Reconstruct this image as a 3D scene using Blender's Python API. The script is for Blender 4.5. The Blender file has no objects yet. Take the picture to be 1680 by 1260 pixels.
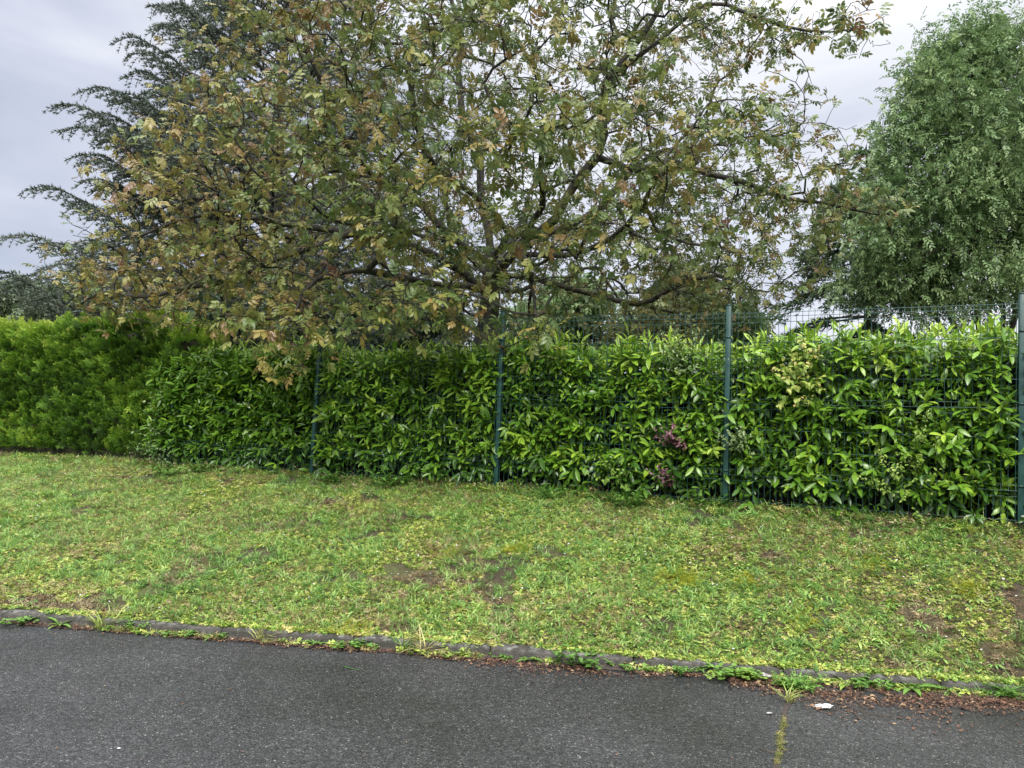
import bpy, math, random
import numpy as np
from mathutils import Vector, Matrix

S = bpy.context.scene
COL = S.collection
rng = np.random.default_rng(7)
random.seed(7)

# ------------------------------------------------------------------ camera
EYE = 1.55; FPX = 1262.0; PITCH = math.radians(4.0); ROLL = math.radians(2.3)
_f = np.array([0, math.cos(PITCH), math.sin(PITCH)])
_r0 = np.array([1.0, 0, 0]); _u0 = np.array([0, -math.sin(PITCH), math.cos(PITCH)])
_R = math.cos(ROLL)*_r0 + math.sin(ROLL)*_u0
_U = -math.sin(ROLL)*_r0 + math.cos(ROLL)*_u0
cam = bpy.data.cameras.new("camera"); cam_o = bpy.data.objects.new("camera", cam); COL.objects.link(cam_o)
cam.sensor_width = 36; cam.lens = 36*FPX/1680; cam.clip_start = 0.05; cam.clip_end = 2000
M = Matrix(((_R[0], _U[0], -_f[0], 0), (_R[1], _U[1], -_f[1], 0), (_R[2], _U[2], -_f[2], EYE), (0, 0, 0, 1)))
cam_o.matrix_world = M
S.camera = cam_o

def ray(px, py):
    return _f + (px-840)/FPX*_R - (py-630)/FPX*_U
def P(px, py, Y):
    d = ray(px, py); return d/d[1]*Y + np.array([0, 0, EYE])
def G(px, py, z=0.0):
    d = ray(px, py); t = (z-EYE)/d[2]; return d*t + np.array([0, 0, EYE])

# ------------------------------------------------------------------ sky and light
SUN_EL, SUN_AZ = math.radians(44), math.radians(188)
w = bpy.data.worlds.new("World"); S.world = w; w.use_nodes = True
nt = w.node_tree; nt.nodes.clear()
def N(nt, t, **kw):
    n = nt.nodes.new(t)
    for k, v in kw.items():
        if k == 'ins':
            for a, b in v.items(): n.inputs[a].default_value = b
        else: setattr(n, k, v)
    return n
def L(nt, a, b): nt.links.new(a, b)
sky = N(nt, 'ShaderNodeTexSky', sky_type='NISHITA', sun_disc=False, sun_elevation=SUN_EL, sun_rotation=SUN_AZ)
bg_s = N(nt, 'ShaderNodeBackground', ins={'Strength': 0.08})
L(nt, sky.outputs[0], bg_s.inputs['Color'])
tc = N(nt, 'ShaderNodeTexCoord')
sep = N(nt, 'ShaderNodeSeparateXYZ'); L(nt, tc.outputs['Generated'], sep.inputs[0])
mp = N(nt, 'ShaderNodeMapping', ins={'Scale': (1.0, 1.0, 3.4), 'Location': (3.1, 0.4, 1.0)}); L(nt, tc.outputs['Generated'], mp.inputs[0])
nz = N(nt, 'ShaderNodeTexNoise', ins={'Scale': 2.3, 'Detail': 6.0, 'Roughness': 0.5, 'Distortion': 0.5}); L(nt, mp.outputs[0], nz.inputs['Vector'])
# cloud deck brighter toward the right and overhead: a broad sweep over the whole dome
mx = N(nt, 'ShaderNodeMath', operation='MULTIPLY_ADD', ins={1: 0.34, 2: 0.40}); L(nt, sep.outputs['X'], mx.inputs[0])
mz = N(nt, 'ShaderNodeMath', operation='MULTIPLY_ADD', ins={1: 0.42}); L(nt, sep.outputs['Z'], mz.inputs[0]); L(nt, mx.outputs[0], mz.inputs[2])
mn = N(nt, 'ShaderNodeMath', operation='MULTIPLY_ADD', ins={1: 1.5, 2: -0.74}); L(nt, nz.outputs['Fac'], mn.inputs[0])
ad = N(nt, 'ShaderNodeMath', operation='ADD', use_clamp=True); L(nt, mz.outputs[0], ad.inputs[0]); L(nt, mn.outputs[0], ad.inputs[1])
cr = N(nt, 'ShaderNodeValToRGB'); L(nt, ad.outputs[0], cr.inputs[0])
cr.color_ramp.elements[0].color = (0.180, 0.197, 0.245, 1); cr.color_ramp.elements[0].position = 0.12
cr.color_ramp.elements[1].color = (0.365, 0.37, 0.39, 1); cr.color_ramp.elements[1].position = 0.85
e = cr.color_ramp.elements.new(0.45); e.color = (0.262, 0.274, 0.318, 1)
# overcast sky brighter overhead; unseen zenith boosted further to light the scene
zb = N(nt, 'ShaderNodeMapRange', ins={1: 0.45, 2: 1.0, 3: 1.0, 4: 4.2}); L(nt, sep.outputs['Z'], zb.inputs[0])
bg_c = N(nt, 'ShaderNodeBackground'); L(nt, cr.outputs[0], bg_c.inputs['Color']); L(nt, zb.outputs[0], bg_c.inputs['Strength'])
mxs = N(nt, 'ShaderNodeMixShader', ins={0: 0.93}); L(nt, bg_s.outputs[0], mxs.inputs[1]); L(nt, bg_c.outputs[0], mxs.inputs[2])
wo = N(nt, 'ShaderNodeOutputWorld'); L(nt, mxs.outputs[0], wo.inputs[0])

sun = bpy.data.lights.new("sun", 'SUN'); sun.energy = 1.5; sun.angle = math.radians(22); sun.color = (1, 0.97, 0.9)
sun_o = bpy.data.objects.new("sun", sun); COL.objects.link(sun_o)
sd = Vector((math.sin(SUN_AZ)*math.cos(SUN_EL), math.cos(SUN_AZ)*math.cos(SUN_EL), math.sin(SUN_EL)))
sun_o.rotation_euler = sd.to_track_quat('Z', 'Y').to_euler()
S.view_settings.view_transform = 'Standard'; S.view_settings.look = 'None'
S.view_settings.exposure = 1.45; S.view_settings.gamma = 1
S.view_settings.use_curve_mapping = False
try:
    S.cycles.max_bounces = 8; S.cycles.transparent_max_bounces = 4
except Exception: pass

# ------------------------------------------------------------------ helpers
def vnoise(p, seed=0):
    """value noise 0..1 at points p (n,3)"""
    p = np.asarray(p, float); i = np.floor(p).astype(np.int64); f = p-i; f = f*f*(3-2*f)
    def h(a, b, c):
        n = (a*73856093 ^ b*19349663 ^ c*83492791 ^ (seed*2654435761 & 0xffffffff)) & 0xffffffff
        n = (n ^ (n >> 13))*1274126177 & 0xffffffff; n = (n ^ (n >> 16)) & 0xffff
        return n/65535.0
    r = 0
    for a in (0, 1):
        for b in (0, 1):
            for c in (0, 1):
                wgt = (f[:, 0] if a else 1-f[:, 0])*(f[:, 1] if b else 1-f[:, 1])*(f[:, 2] if c else 1-f[:, 2])
                r = r + wgt*h(i[:, 0]+a, i[:, 1]+b, i[:, 2]+c)
    return r
def fbm(p, seed=0, o=3):
    p = np.asarray(p, float); r = 0; a = 0.5; t = 0
    for k in range(o):
        r = r + a*vnoise(p*2**k, seed+k); t += a; a *= .5
    return r/t

def mesh_np(name, V, F4=None, F3=None, attrs=None, smooth=False):
    me = bpy.data.meshes.new(name)
    V = np.asarray(V, np.float32).reshape(-1, 3)
    n4 = 0 if F4 is None else len(F4); n3 = 0 if F3 is None else len(F3)
    me.vertices.add(len(V)); me.vertices.foreach_set('co', V.ravel())
    li = []
    if n4: li.append(np.asarray(F4, np.int32).ravel())
    if n3: li.append(np.asarray(F3, np.int32).ravel())
    li = np.concatenate(li)
    me.loops.add(len(li)); me.loops.foreach_set('vertex_index', li)
    tot = np.concatenate([np.full(n4, 4, np.int32), np.full(n3, 3, np.int32)])
    st = np.concatenate([[0], np.cumsum(tot)[:-1]]).astype(np.int32)
    me.polygons.add(len(tot)); me.polygons.foreach_set('loop_start', st)
    try: me.polygons.foreach_set('loop_total', tot)
    except Exception: pass
    if smooth: me.polygons.foreach_set('use_smooth', np.ones(len(tot), bool))
    if attrs:
        for k, v in attrs.items():
            a = me.attributes.new(k, 'FLOAT', 'POINT'); a.data.foreach_set('value', np.asarray(v, np.float32))
    me.update(calc_edges=True)
    return me

def stamp(tmpl, pos, Rm, scl, tints=None, grad=0.0):
    """copies of a template (V, F4, F3) at pos with rotation matrices and scales; returns arrays"""
    V, F4, F3 = tmpl; V = np.asarray(V, float); n = len(pos); m = len(V)
    scl = np.asarray(scl, float)
    if scl.ndim == 1: scl = np.repeat(scl[:, None], 3, 1)
    W = V[None]*scl[:, None, :]
    W = np.einsum('nij,nmj->nmi', Rm, W) + np.asarray(pos)[:, None, :]
    off = (np.arange(n)*m)[:, None, None]
    f4 = (np.asarray(F4, int)[None]+off).reshape(-1, 4) if len(F4) else np.zeros((0, 4), int)
    f3 = (np.asarray(F3, int)[None]+off).reshape(-1, 3) if len(F3) else np.zeros((0, 3), int)
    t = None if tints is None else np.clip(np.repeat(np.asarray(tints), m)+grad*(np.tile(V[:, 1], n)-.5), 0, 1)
    return W.reshape(-1, 3), f4, f3, t
def merge(parts):
    V, A, B, T = [], [], [], []; o = 0
    for v, f4, f3, t in parts:
        V.append(v); A.append(f4+o); B.append(f3+o); T.append(t if t is not None else np.zeros(len(v))); o += len(v)
    return np.concatenate(V), np.concatenate(A), np.concatenate(B), np.concatenate(T)
def norm(a): return a/np.maximum(np.linalg.norm(a, axis=-1, keepdims=True), 1e-9)
def frames(d, up):
    """rotation matrices with y along d, z as near as possible to up"""
    d = norm(np.asarray(d, float)); up = np.broadcast_to(np.asarray(up, float), d.shape)
    z = up-(up*d).sum(-1, keepdims=True)*d
    bad = np.linalg.norm(z, axis=-1) < 1e-3
    z[bad] = np.array([0.3, 0.7, 0.2]); z = norm(z-(z*d).sum(-1, keepdims=True)*d)
    x = np.cross(d, z)
    return np.stack([x, d, z], -1)
def rdir(n): return norm(rng.normal(size=(n, 3)))

def obj(name, me, mat=None, parent=None, loc=None):
    o = bpy.data.objects.new(name, me); COL.objects.link(o)
    if mat is not None and me is not None and not me.materials: me.materials.append(mat)
    if parent is not None: o.parent = parent
    if loc is not None: o.location = loc
    return o
def tag(o, label=None, cat=None, group=None, kind=None):
    if label: o['label'] = label
    if cat: o['category'] = cat
    if group: o['group'] = group
    if kind: o['kind'] = kind
    return o
def empty(name, loc=(0, 0, 0)):
    o = bpy.data.objects.new(name, None); COL.objects.link(o); o.location = tuple(loc); o.empty_display_size = .2
    return o
def shift(V, root): return V-np.array(root.location)

# ------------------------------------------------------------------ materials
def new_mat(name):
    m = bpy.data.materials.new(name); m.use_nodes = True; nt = m.node_tree; nt.nodes.clear()
    out = N(nt, 'ShaderNodeOutputMaterial'); return m, nt, out
def ramp(nt, stops, src=None, interp='LINEAR'):
    r = N(nt, 'ShaderNodeValToRGB'); r.color_ramp.interpolation = interp
    els = r.color_ramp.elements
    while len(els) < len(stops): els.new(0.5)
    for e, (p, c) in zip(els, stops): e.position = p; e.color = (*c, 1)
    if src is not None: L(nt, src, r.inputs[0])
    return r
def leaf_mat(name, stops, rough=0.45, transl=0.25, use='attr', nscale=3.0, namp=0.5, spec=0.5, vein=False, pale_back=0.0):
    m, nt, out = new_mat(name)
    geo = N(nt, 'ShaderNodeNewGeometry')
    nz = N(nt, 'ShaderNodeTexNoise', ins={'Scale': nscale, 'Detail': 3.0, 'Roughness': .6}); L(nt, geo.outputs['Position'], nz.inputs['Vector'])
    if use == 'attr': a = N(nt, 'ShaderNodeAttribute', attribute_name='tint'); src = a.outputs['Fac']
    elif use == 'inst':
        a = N(nt, 'ShaderNodeObjectInfo'); src = a.outputs['Random']
    k = N(nt, 'ShaderNodeMath', operation='MULTIPLY_ADD', ins={1: namp, 2: -namp*.5}); L(nt, nz.outputs['Fac'], k.inputs[0])
    s = N(nt, 'ShaderNodeMath', operation='ADD', use_clamp=True); L(nt, src, s.inputs[0]); L(nt, k.outputs[0], s.inputs[1])
    r = ramp(nt, stops, s.outputs[0]); col = r.outputs[0]
    # fine mottling on the blade
    n2 = N(nt, 'ShaderNodeTexNoise', ins={'Scale': 60.0, 'Detail': 2.0}); L(nt, geo.outputs['Position'], n2.inputs['Vector'])
    mr = N(nt, 'ShaderNodeMapRange', ins={1: .3, 2: .7, 3: .78, 4: 1.22}); L(nt, n2.outputs['Fac'], mr.inputs[0])
    hs = N(nt, 'ShaderNodeHueSaturation'); L(nt, mr.outputs[0], hs.inputs['Value']); L(nt, col, hs.inputs['Color']); col = hs.outputs[0]
    if pale_back:
        mb = N(nt, 'ShaderNodeMix', data_type='RGBA'); mm = N(nt, 'ShaderNodeMath', operation='MULTIPLY', ins={1: pale_back})
        L(nt, geo.outputs['Backfacing'], mm.inputs[0]); L(nt, mm.outputs[0], mb.inputs[0]); L(nt, col, mb.inputs[6]); mb.inputs[7].default_value = (.24, .30, .15, 1); col = mb.outputs[2]
    b = N(nt, 'ShaderNodeBsdfPrincipled', ins={'Roughness': rough, 'Specular IOR Level': spec}); L(nt, col, b.inputs['Base Color'])
    t = N(nt, 'ShaderNodeBsdfTranslucent'); L(nt, col, t.inputs['Color'])
    mx = N(nt, 'ShaderNodeMixShader', ins={0: transl}); L(nt, b.outputs[0], mx.inputs[1]); L(nt, t.outputs[0], mx.inputs[2])
    L(nt, mx.outputs[0], out.inputs[0]); return m
def bark_mat(name, c1, c2, c3=None, scale=14):
    m, nt, out = new_mat(name)
    geo = N(nt, 'ShaderNodeNewGeometry')
    mp = N(nt, 'ShaderNodeMapping', ins={'Scale': (1, 1, .35)}); L(nt, geo.outputs['Position'], mp.inputs[0])
    nz = N(nt, 'ShaderNodeTexNoise', ins={'Scale': scale, 'Detail': 6.0, 'Roughness': .7}); L(nt, mp.outputs[0], nz.inputs['Vector'])
    r = ramp(nt, [(.35, c1), (.65, c2)], nz.outputs['Fac']); col = r.outputs[0]
    if c3:
        n2 = N(nt, 'ShaderNodeTexNoise', ins={'Scale': 5.0, 'Detail': 4.0}); L(nt, geo.outputs['Position'], n2.inputs['Vector'])
        f = ramp(nt, [(.52, (0, 0, 0)), (.66, (1, 1, 1))], n2.outputs['Fac'])
        mb = N(nt, 'ShaderNodeMix', data_type='RGBA'); L(nt, f.outputs[0], mb.inputs[0]); L(nt, col, mb.inputs[6]); mb.inputs[7].default_value = (*c3, 1); col = mb.outputs[2]
    b = N(nt, 'ShaderNodeBsdfPrincipled', ins={'Roughness': .85}); L(nt, col, b.inputs['Base Color'])
    bp = N(nt, 'ShaderNodeBump', ins={'Strength': .6, 'Distance': .02}); L(nt, nz.outputs['Fac'], bp.inputs['Height']); L(nt, bp.outputs[0], b.inputs['Normal'])
    L(nt, b.outputs[0], out.inputs[0]); return m

# ------------------------------------------------------------------ layout: kerb line, fence line, ground height
kerb_px = [(0, 1022), (187, 1033), (560, 1060), (827, 1080), (1120, 1101), (1370, 1124), (1680, 1148)]
kp = np.array([G(a, b, 0.0) for a, b in kerb_px])
kfit = np.polyfit(kp[:, 0], kp[:, 1], 1)
def kerbY(x): return np.polyval(kfit, x)
BASEZ = 0.96
posts_px = [(511, 780, 9.9, 528, 530), (814, 803, 8.67, 826, 512), (1190, 830, 7.7, 1196, 502), (1674, 866, 6.6, 1677, 483)]
def on_line(px, py):
    d = ray(px, py); k = d[0]/d[1]; return (6.6+.452*4.37)/(1+.452*k)
posts_px = [(a, b, float(on_line(a, b)), c, d) for a, b, _, c, d in posts_px]
def fenceY(x): return 6.6-.452*(np.asarray(x, float)-4.37)+0.15*np.clip((-2-np.asarray(x, float))/3, 0, 1)*0
FD = norm(np.array([[-1, .452, 0]]))[0]     # along the fence, away to the left
FN = np.array([-.452, -1, 0]); FN = FN/np.linalg.norm(FN)   # toward the road
def gh(x, y, bumps=True):
    x = np.asarray(x, float); y = np.asarray(y, float)
    ky = kerbY(x); gap = np.maximum(fenceY(x)-ky, .9); t = (y-ky-.11)/(gap-.11)
    tc_ = np.clip(t, 0, 1)
    z = .068+(BASEZ-.068)*(tc_*(1.3-.3*tc_))
    if bumps:
        p = np.stack([x*1.1, y*1.1, x*0], -1).reshape(-1, 3)
        b = (fbm(p, 3).reshape(x.shape)-.5)*.10+(fbm(p*4, 9).reshape(x.shape)-.5)*.035
        z = z+b*np.clip(t*6, 0, 1)*np.clip((1.25-t)*5, .25, 1)
    return np.where(y-ky < 0.001, -.03, z)

# ------------------------------------------------------------------ ground sheet
def axis(lo, a, b, hi, step, far):
    mid = np.arange(a, b+1e-6, step)
    l = [lo]; 
    s = far; x = a-step
    left = []
    d = step
    while x > lo: left.append(x); d *= 1.5; x -= d
    left.append(lo)
    x = b+step; right = []; d = step
    while x < hi: right.append(x); d *= 1.5; x += d
    right.append(hi)
    return np.array(left[::-1]+list(mid)+right)
xs = axis(-400, -13, 8, 400, .1, 0); vs = np.concatenate([[-80, -20, -5, -1, -.02, .0, .10, .115], np.arange(.2, 8.5, .1), 8.5+np.cumsum(.2*1.45**np.arange(18))])
X, Vv = np.meshgrid(xs, vs, indexing='ij'); ky = np.clip(kerbY(X), -30, 40); Y = ky+Vv
Z = np.where(Vv <= 0.02, -.03, gh(X, ky*0+Y)); Z = np.where(Vv <= 0.02, -.03, Z)
nx, ny = X.shape; idx = np.arange(nx*ny).reshape(nx, ny)
F4 = np.stack([idx[:-1, :-1], idx[1:, :-1], idx[1:, 1:], idx[:-1, 1:]], -1).reshape(-1, 4)
me = mesh_np('ground', np.stack([X, Y, Z], -1).reshape(-1, 3), F4, smooth=True)
m, nt, out = new_mat('soil_and_moss')
geo = N(nt, 'ShaderNodeNewGeometry')
n1 = N(nt, 'ShaderNodeTexNoise', ins={'Scale': 2.2, 'Detail': 6.0, 'Roughness': .65}); L(nt, geo.outputs['Position'], n1.inputs['Vector'])
n2 = N(nt, 'ShaderNodeTexNoise', ins={'Scale': 45.0, 'Detail': 5.0, 'Roughness': .7}); L(nt, geo.outputs['Position'], n2.inputs['Vector'])
r1 = ramp(nt, [(.36, (.045, .032, .022)), (.5, (.06, .05, .022)), (.64, (.08, .095, .025))], n1.outputs['Fac'])
r2 = ramp(nt, [(.3, (.35, .35, .35)), (.7, (1.5, 1.45, 1.3))], n2.outputs['Fac'])
mu = N(nt, 'ShaderNodeMix', data_type='RGBA', blend_type='MULTIPLY'); mu.inputs[0].default_value = 1; L(nt, r1.outputs[0], mu.inputs[6]); L(nt, r2.outputs[0], mu.inputs[7])
b = N(nt, 'ShaderNodeBsdfPrincipled', ins={'Roughness': .9}); L(nt, mu.outputs[2], b.inputs['Base Color'])
bp = N(nt, 'ShaderNodeBump', ins={'Strength': .8, 'Distance': .02}); L(nt, n2.outputs['Fac'], bp.inputs['Height']); L(nt, bp.outputs[0], b.inputs['Normal']); L(nt, b.outputs[0], out.inputs[0])
SOIL = m
tag(obj('ground', me, m), 'grassy earth bank rising from the kerb to the hedges', kind='structure')

# ------------------------------------------------------------------ road
rx = np.concatenate([[-400, -100, -40], np.arange(-12, 10.1, .5), [40, 100, 400]])
rv = np.array([-80, -30, -10, -5, -3, -2, -1, -.5, -.2, .02])
X, Vv = np.meshgrid(rx, rv, indexing='ij'); Y = np.clip(kerbY(X), -30, 40)+Vv; Zr = -.012*np.clip(-Vv, 0, 3)*0+0*X
nx, ny = X.shape; idx = np.arange(nx*ny).reshape(nx, ny)
F4 = np.stack([idx[:-1, :-1], idx[1:, :-1], idx[1:, 1:], idx[:-1, 1:]], -1).reshape(-1, 4)
me = mesh_np('road', np.stack([X, Y, Zr], -1).reshape(-1, 3), F4, smooth=True)
m, nt, out = new_mat('damp_asphalt')
geo = N(nt, 'ShaderNodeNewGeometry')
v1 = N(nt, 'ShaderNodeTexVoronoi', ins={'Scale': 135.0, 'Randomness': 1.0}); L(nt, geo.outputs['Position'], v1.inputs['Vector'])
sx = N(nt, 'ShaderNodeSeparateColor'); L(nt, v1.outputs['Color'], sx.inputs[0])
r1 = ramp(nt, [(0, (.011, .011, .012)), (.4, (.026, .026, .0275)), (.8, (.046, .046, .048)), (.96, (.075, .074, .070)), (.995, (.15, .145, .13)), (1, (.28, .27, .24))], sx.outputs[0])
n1 = N(nt, 'ShaderNodeTexNoise', ins={'Scale': .7, 'Detail': 8.0, 'Roughness': .6}); L(nt, geo.outputs['Position'], n1.inputs['Vector'])
r2 = ramp(nt, [(.32, (.62, .62, .63)), (.5, (1, 1, 1)), (.68, (1.35, 1.33, 1.3))], n1.outputs['Fac'])
mu = N(nt, 'ShaderNodeMix', data_type='RGBA', blend_type='MULTIPLY'); mu.inputs[0].default_value = 1; L(nt, r1.outputs[0], mu.inputs[6]); L(nt, r2.outputs[0], mu.inputs[7])
n3 = N(nt, 'ShaderNodeTexNoise', ins={'Scale': 22.0, 'Detail': 4.0}); L(nt, geo.outputs['Position'], n3.inputs['Vector'])
r3 = ramp(nt, [(.35, (.75, .75, .75)), (.65, (1.2, 1.2, 1.2))], n3.outputs['Fac'])
mu2 = N(nt, 'ShaderNodeMix', data_type='RGBA', blend_type='MULTIPLY'); mu2.inputs[0].default_value = 1; L(nt, mu.outputs[2], mu2.inputs[6]); L(nt, r3.outputs[0], mu2.inputs[7])
b = N(nt, 'ShaderNodeBsdfPrincipled', ins={'Specular IOR Level': .5}); L(nt, mu2.outputs[2], b.inputs['Base Color'])
rr = N(nt, 'ShaderNodeMapRange', ins={1: .35, 2: .65, 3: .30, 4: .50}); L(nt, n1.outputs['Fac'], rr.inputs[0]); L(nt, rr.outputs[0], b.inputs['Roughness'])
v2 = N(nt, 'ShaderNodeTexVoronoi', ins={'Scale': 135.0}); L(nt, geo.outputs['Position'], v2.inputs['Vector'])
bp = N(nt, 'ShaderNodeBump', ins={'Strength': .9, 'Distance': .004}, invert=True); L(nt, v2.outputs['Distance'], bp.inputs['Height']); L(nt, bp.outputs[0], b.inputs['Normal']); L(nt, b.outputs[0], out.inputs[0])
tag(obj('road', me, m), 'damp dark grey asphalt road with pale stone chips', kind='structure')

# ------------------------------------------------------------------ kerb stones
m, nt, out = new_mat('old_concrete')
geo = N(nt, 'ShaderNodeNewGeometry')
n1 = N(nt, 'ShaderNodeTexNoise', ins={'Scale': 7.0, 'Detail': 6.0, 'Roughness': .7}); L(nt, geo.outputs['Position'], n1.inputs['Vector'])
n2 = N(nt, 'ShaderNodeTexNoise', ins={'Scale': 90.0, 'Detail': 3.0, 'Roughness': .7}); L(nt, geo.outputs['Position'], n2.inputs['Vector'])
r1 = ramp(nt, [(.32, (.020, .022, .013)), (.46, (.042, .039, .031)), (.60, (.075, .069, .058)), (.74, (.17, .16, .145))], n1.outputs['Fac'])
r2 = ramp(nt, [(.35, (.55, .55, .55)), (.65, (1.35, 1.35, 1.3))], n2.outputs['Fac'])
mu = N(nt, 'ShaderNodeMix', data_type='RGBA', blend_type='MULTIPLY'); mu.inputs[0].default_value = 1; L(nt, r1.outputs[0], mu.inputs[6]); L(nt, r2.outputs[0], mu.inputs[7])
sz_ = N(nt, 'ShaderNodeSeparateXYZ'); L(nt, geo.outputs['Position'], sz_.inputs[0]); wr = N(nt, 'ShaderNodeMapRange', ins={1: .052, 2: .07}); L(nt, sz_.outputs['Z'], wr.inputs[0])
n4 = N(nt, 'ShaderNodeTexNoise', ins={'Scale': 16.0, 'Detail': 5.0, 'Roughness': .7}); L(nt, geo.outputs['Position'], n4.inputs['Vector']); r4 = ramp(nt, [(.49, (0, 0, 0)), (.62, (1, 1, 1))], n4.outputs['Fac']); mw = N(nt, 'ShaderNodeMath', operation='MULTIPLY'); L(nt, wr.outputs[0], mw.inputs[0]); L(nt, r4.outputs[0], mw.inputs[1])
mk = N(nt, 'ShaderNodeMix', data_type='RGBA'); L(nt, mw.outputs[0], mk.inputs[0]); L(nt, mu.outputs[2], mk.inputs[6]); mk.inputs[7].default_value = (.17, .165, .15, 1)
b = N(nt, 'ShaderNodeBsdfPrincipled', ins={'Roughness': .8}); L(nt, mk.outputs[2], b.inputs['Base Color'])
bp = N(nt, 'ShaderNodeBump', ins={'Strength': .8, 'Distance': .01}); L(nt, n2.outputs['Fac'], bp.inputs['Height']); L(nt, bp.outputs[0], b.inputs['Normal']); L(nt, b.outputs[0], out.inputs[0])
CONC = m
kerb = empty('kerb', (0, float(kerbY(0)), 0)); tag(kerb, 'low weathered concrete kerb between the road and the grass bank', kind='structure')
kd = norm(np.array([[1, kfit[0], 0]]))[0]; kn = np.array([-kd[1], kd[0], 0])
prof = np.array([[0, -.06], [.004, .050], [.026, .070], [.075, .076], [.112, .074], [.116, -.06]])
x0 = -11.0
def kerb_mesh(seed):
    r = np.random.default_rng(seed); ns = 12; V = []
    for i in range(ns+1):
        s = i/ns*.988+.006
        for j, (a, c) in enumerate(prof):
            jit = (r.random(2)-.5)*(.009 if 0 < j < 5 else 0)
            if i in (0, ns) and 0 < j < 5: jit = jit+np.array([.003 if j < 3 else 0, -.006])
            V.append(kd*s+kn*(a+jit[0])+np.array([0, 0, c+jit[1]]))
    k = len(prof); F = []
    for i in range(ns):
        for j in range(k-1): F.append([i*k+j, i*k+j+1, (i+1)*k+j+1, (i+1)*k+j][::-1])
    F.append([0, 1, 4, 5]); F.append([ns*k+5, ns*k+4, ns*k+1, ns*k]); 
    F.append([1, 2, 3, 4]); F.append([ns*k+4, ns*k+3, ns*k+2, ns*k+1])
    return mesh_np('kerb_stone', V, F)
kms = [kerb_mesh(i) for i in range(4)]
for i in range(19):
    p = np.array([x0, kerbY(x0), 0])+kd*i*1.0
    o = obj('kerb_stone', kms[i % 4], CONC, kerb)
    o.location = tuple(p-np.array(kerb.location)+np.array([0, 0, rng.normal()*.004])+kn*rng.normal()*.004)
    o.rotation_euler = (0, rng.normal()*.004, rng.normal()*.003)
    if not kms[i % 4].materials: kms[i % 4].materials.append(CONC)

# ------------------------------------------------------------------ templates of leaves
def blade(L_=1.0, W=.3, fold=.18, droop=.15, n=4, shape=None, x=0, y=0, z=0):
    """a leaf blade along +y: midrib and two edges"""
    V = []; F = []; F3 = []
    sh = shape or [0, .75, 1.0, .72, 0]
    n = len(sh)-1
    for i, s in enumerate(sh):
        t = i/n; yy = t*L_; zz = -droop*t*t*L_
        V.append((x, y+yy, z+zz))
        if 0 < i < n:
            V.append((x-W*.5*s*L_, y+yy+.02*L_, z+zz+fold*W*s*L_)); V.append((x+W*.5*s*L_, y+yy+.02*L_, z+zz+fold*W*s*L_))
    # index: i=0 ->0 ; i -> 1+3(i-1) ; n -> last
    c = lambda i: 0 if i == 0 else 1+3*(i-1)
    F3.append((0, c(1), c(1)+1)); F3.append((0, c(1)+2, c(1)))
    for i in range(1, n-1):
        F.append((c(i), c(i+1), c(i+1)+1, c(i)+1)); F.append((c(i), c(i)+2, c(i+1)+2, c(i+1)))
    F3.append((c(n-1), c(n), c(n-1)+1)); F3.append((c(n-1), c(n-1)+2, c(n)))
    return np.array(V, float), F, F3
def tmerge(list_):
    V, A, B = [], [], []; o = 0
    for v, f4, f3 in list_:
        V.append(v); A += [tuple(i+o for i in f) for f in f4]; B += [tuple(i+o for i in f) for f in f3]; o += len(v)
    return np.concatenate(V), A, B
def trot(t, rz=0, rx=0, ry=0, tr=(0, 0, 0), s=1):
    V = np.asarray(t[0])*s
    Rm = np.array(Matrix.Rotation(rz, 3, 'Z') @ Matrix.Rotation(rx, 3, 'X') @ Matrix.Rotation(ry, 3, 'Y'))
    return V@Rm.T+np.array(tr), t[1], t[2]
def strip(p, q, wd):
    p, q = np.array(p, float), np.array(q, float); d = norm((q-p)[None])[0]; s = np.cross(d, [0, 0, 1.]); s = s/max(np.linalg.norm(s), 1e-6)*wd/2
    return np.array([p-s, p+s, q+s, q-s]), [(0, 1, 2, 3)], []
# walnut compound leaf, unit length
def compound(pairs=3, seed=0):
    r = np.random.default_rng(seed); out = [strip((0, 0, 0), (0, .62, -.03), .016)]
    sh = [0, .8, 1, .75, 0]
    out.append(trot(blade(.42, .48, .12, .25, shape=sh), rz=r.normal()*.1, rx=-.15, tr=(0, .6, -.03)))
    for k in range(pairs):
        y = .55-.2*k; l = .37-.06*k
        for sg in (-1, 1):
            out.append(trot(blade(l, .47, .12, .25, shape=sh), rz=sg*-(.95+r.normal()*.12), rx=-.12+r.normal()*.15, tr=(0, y+r.normal()*.015, -.02)))
    return tmerge(out)
WAL = [compound(3, 1), compound(3, 2), compound(2, 3)]
LAUREL = [blade(1, .27, .22, .12, shape=[0, .62, .95, 1.0, .72, 0]), blade(1, .33, .10, .28, shape=[0, .7, 1.0, .98, .65, 0]), blade(1, .25, .35, -.05, shape=[0, .6, .9, 1.0, .7, 0])]

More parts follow.
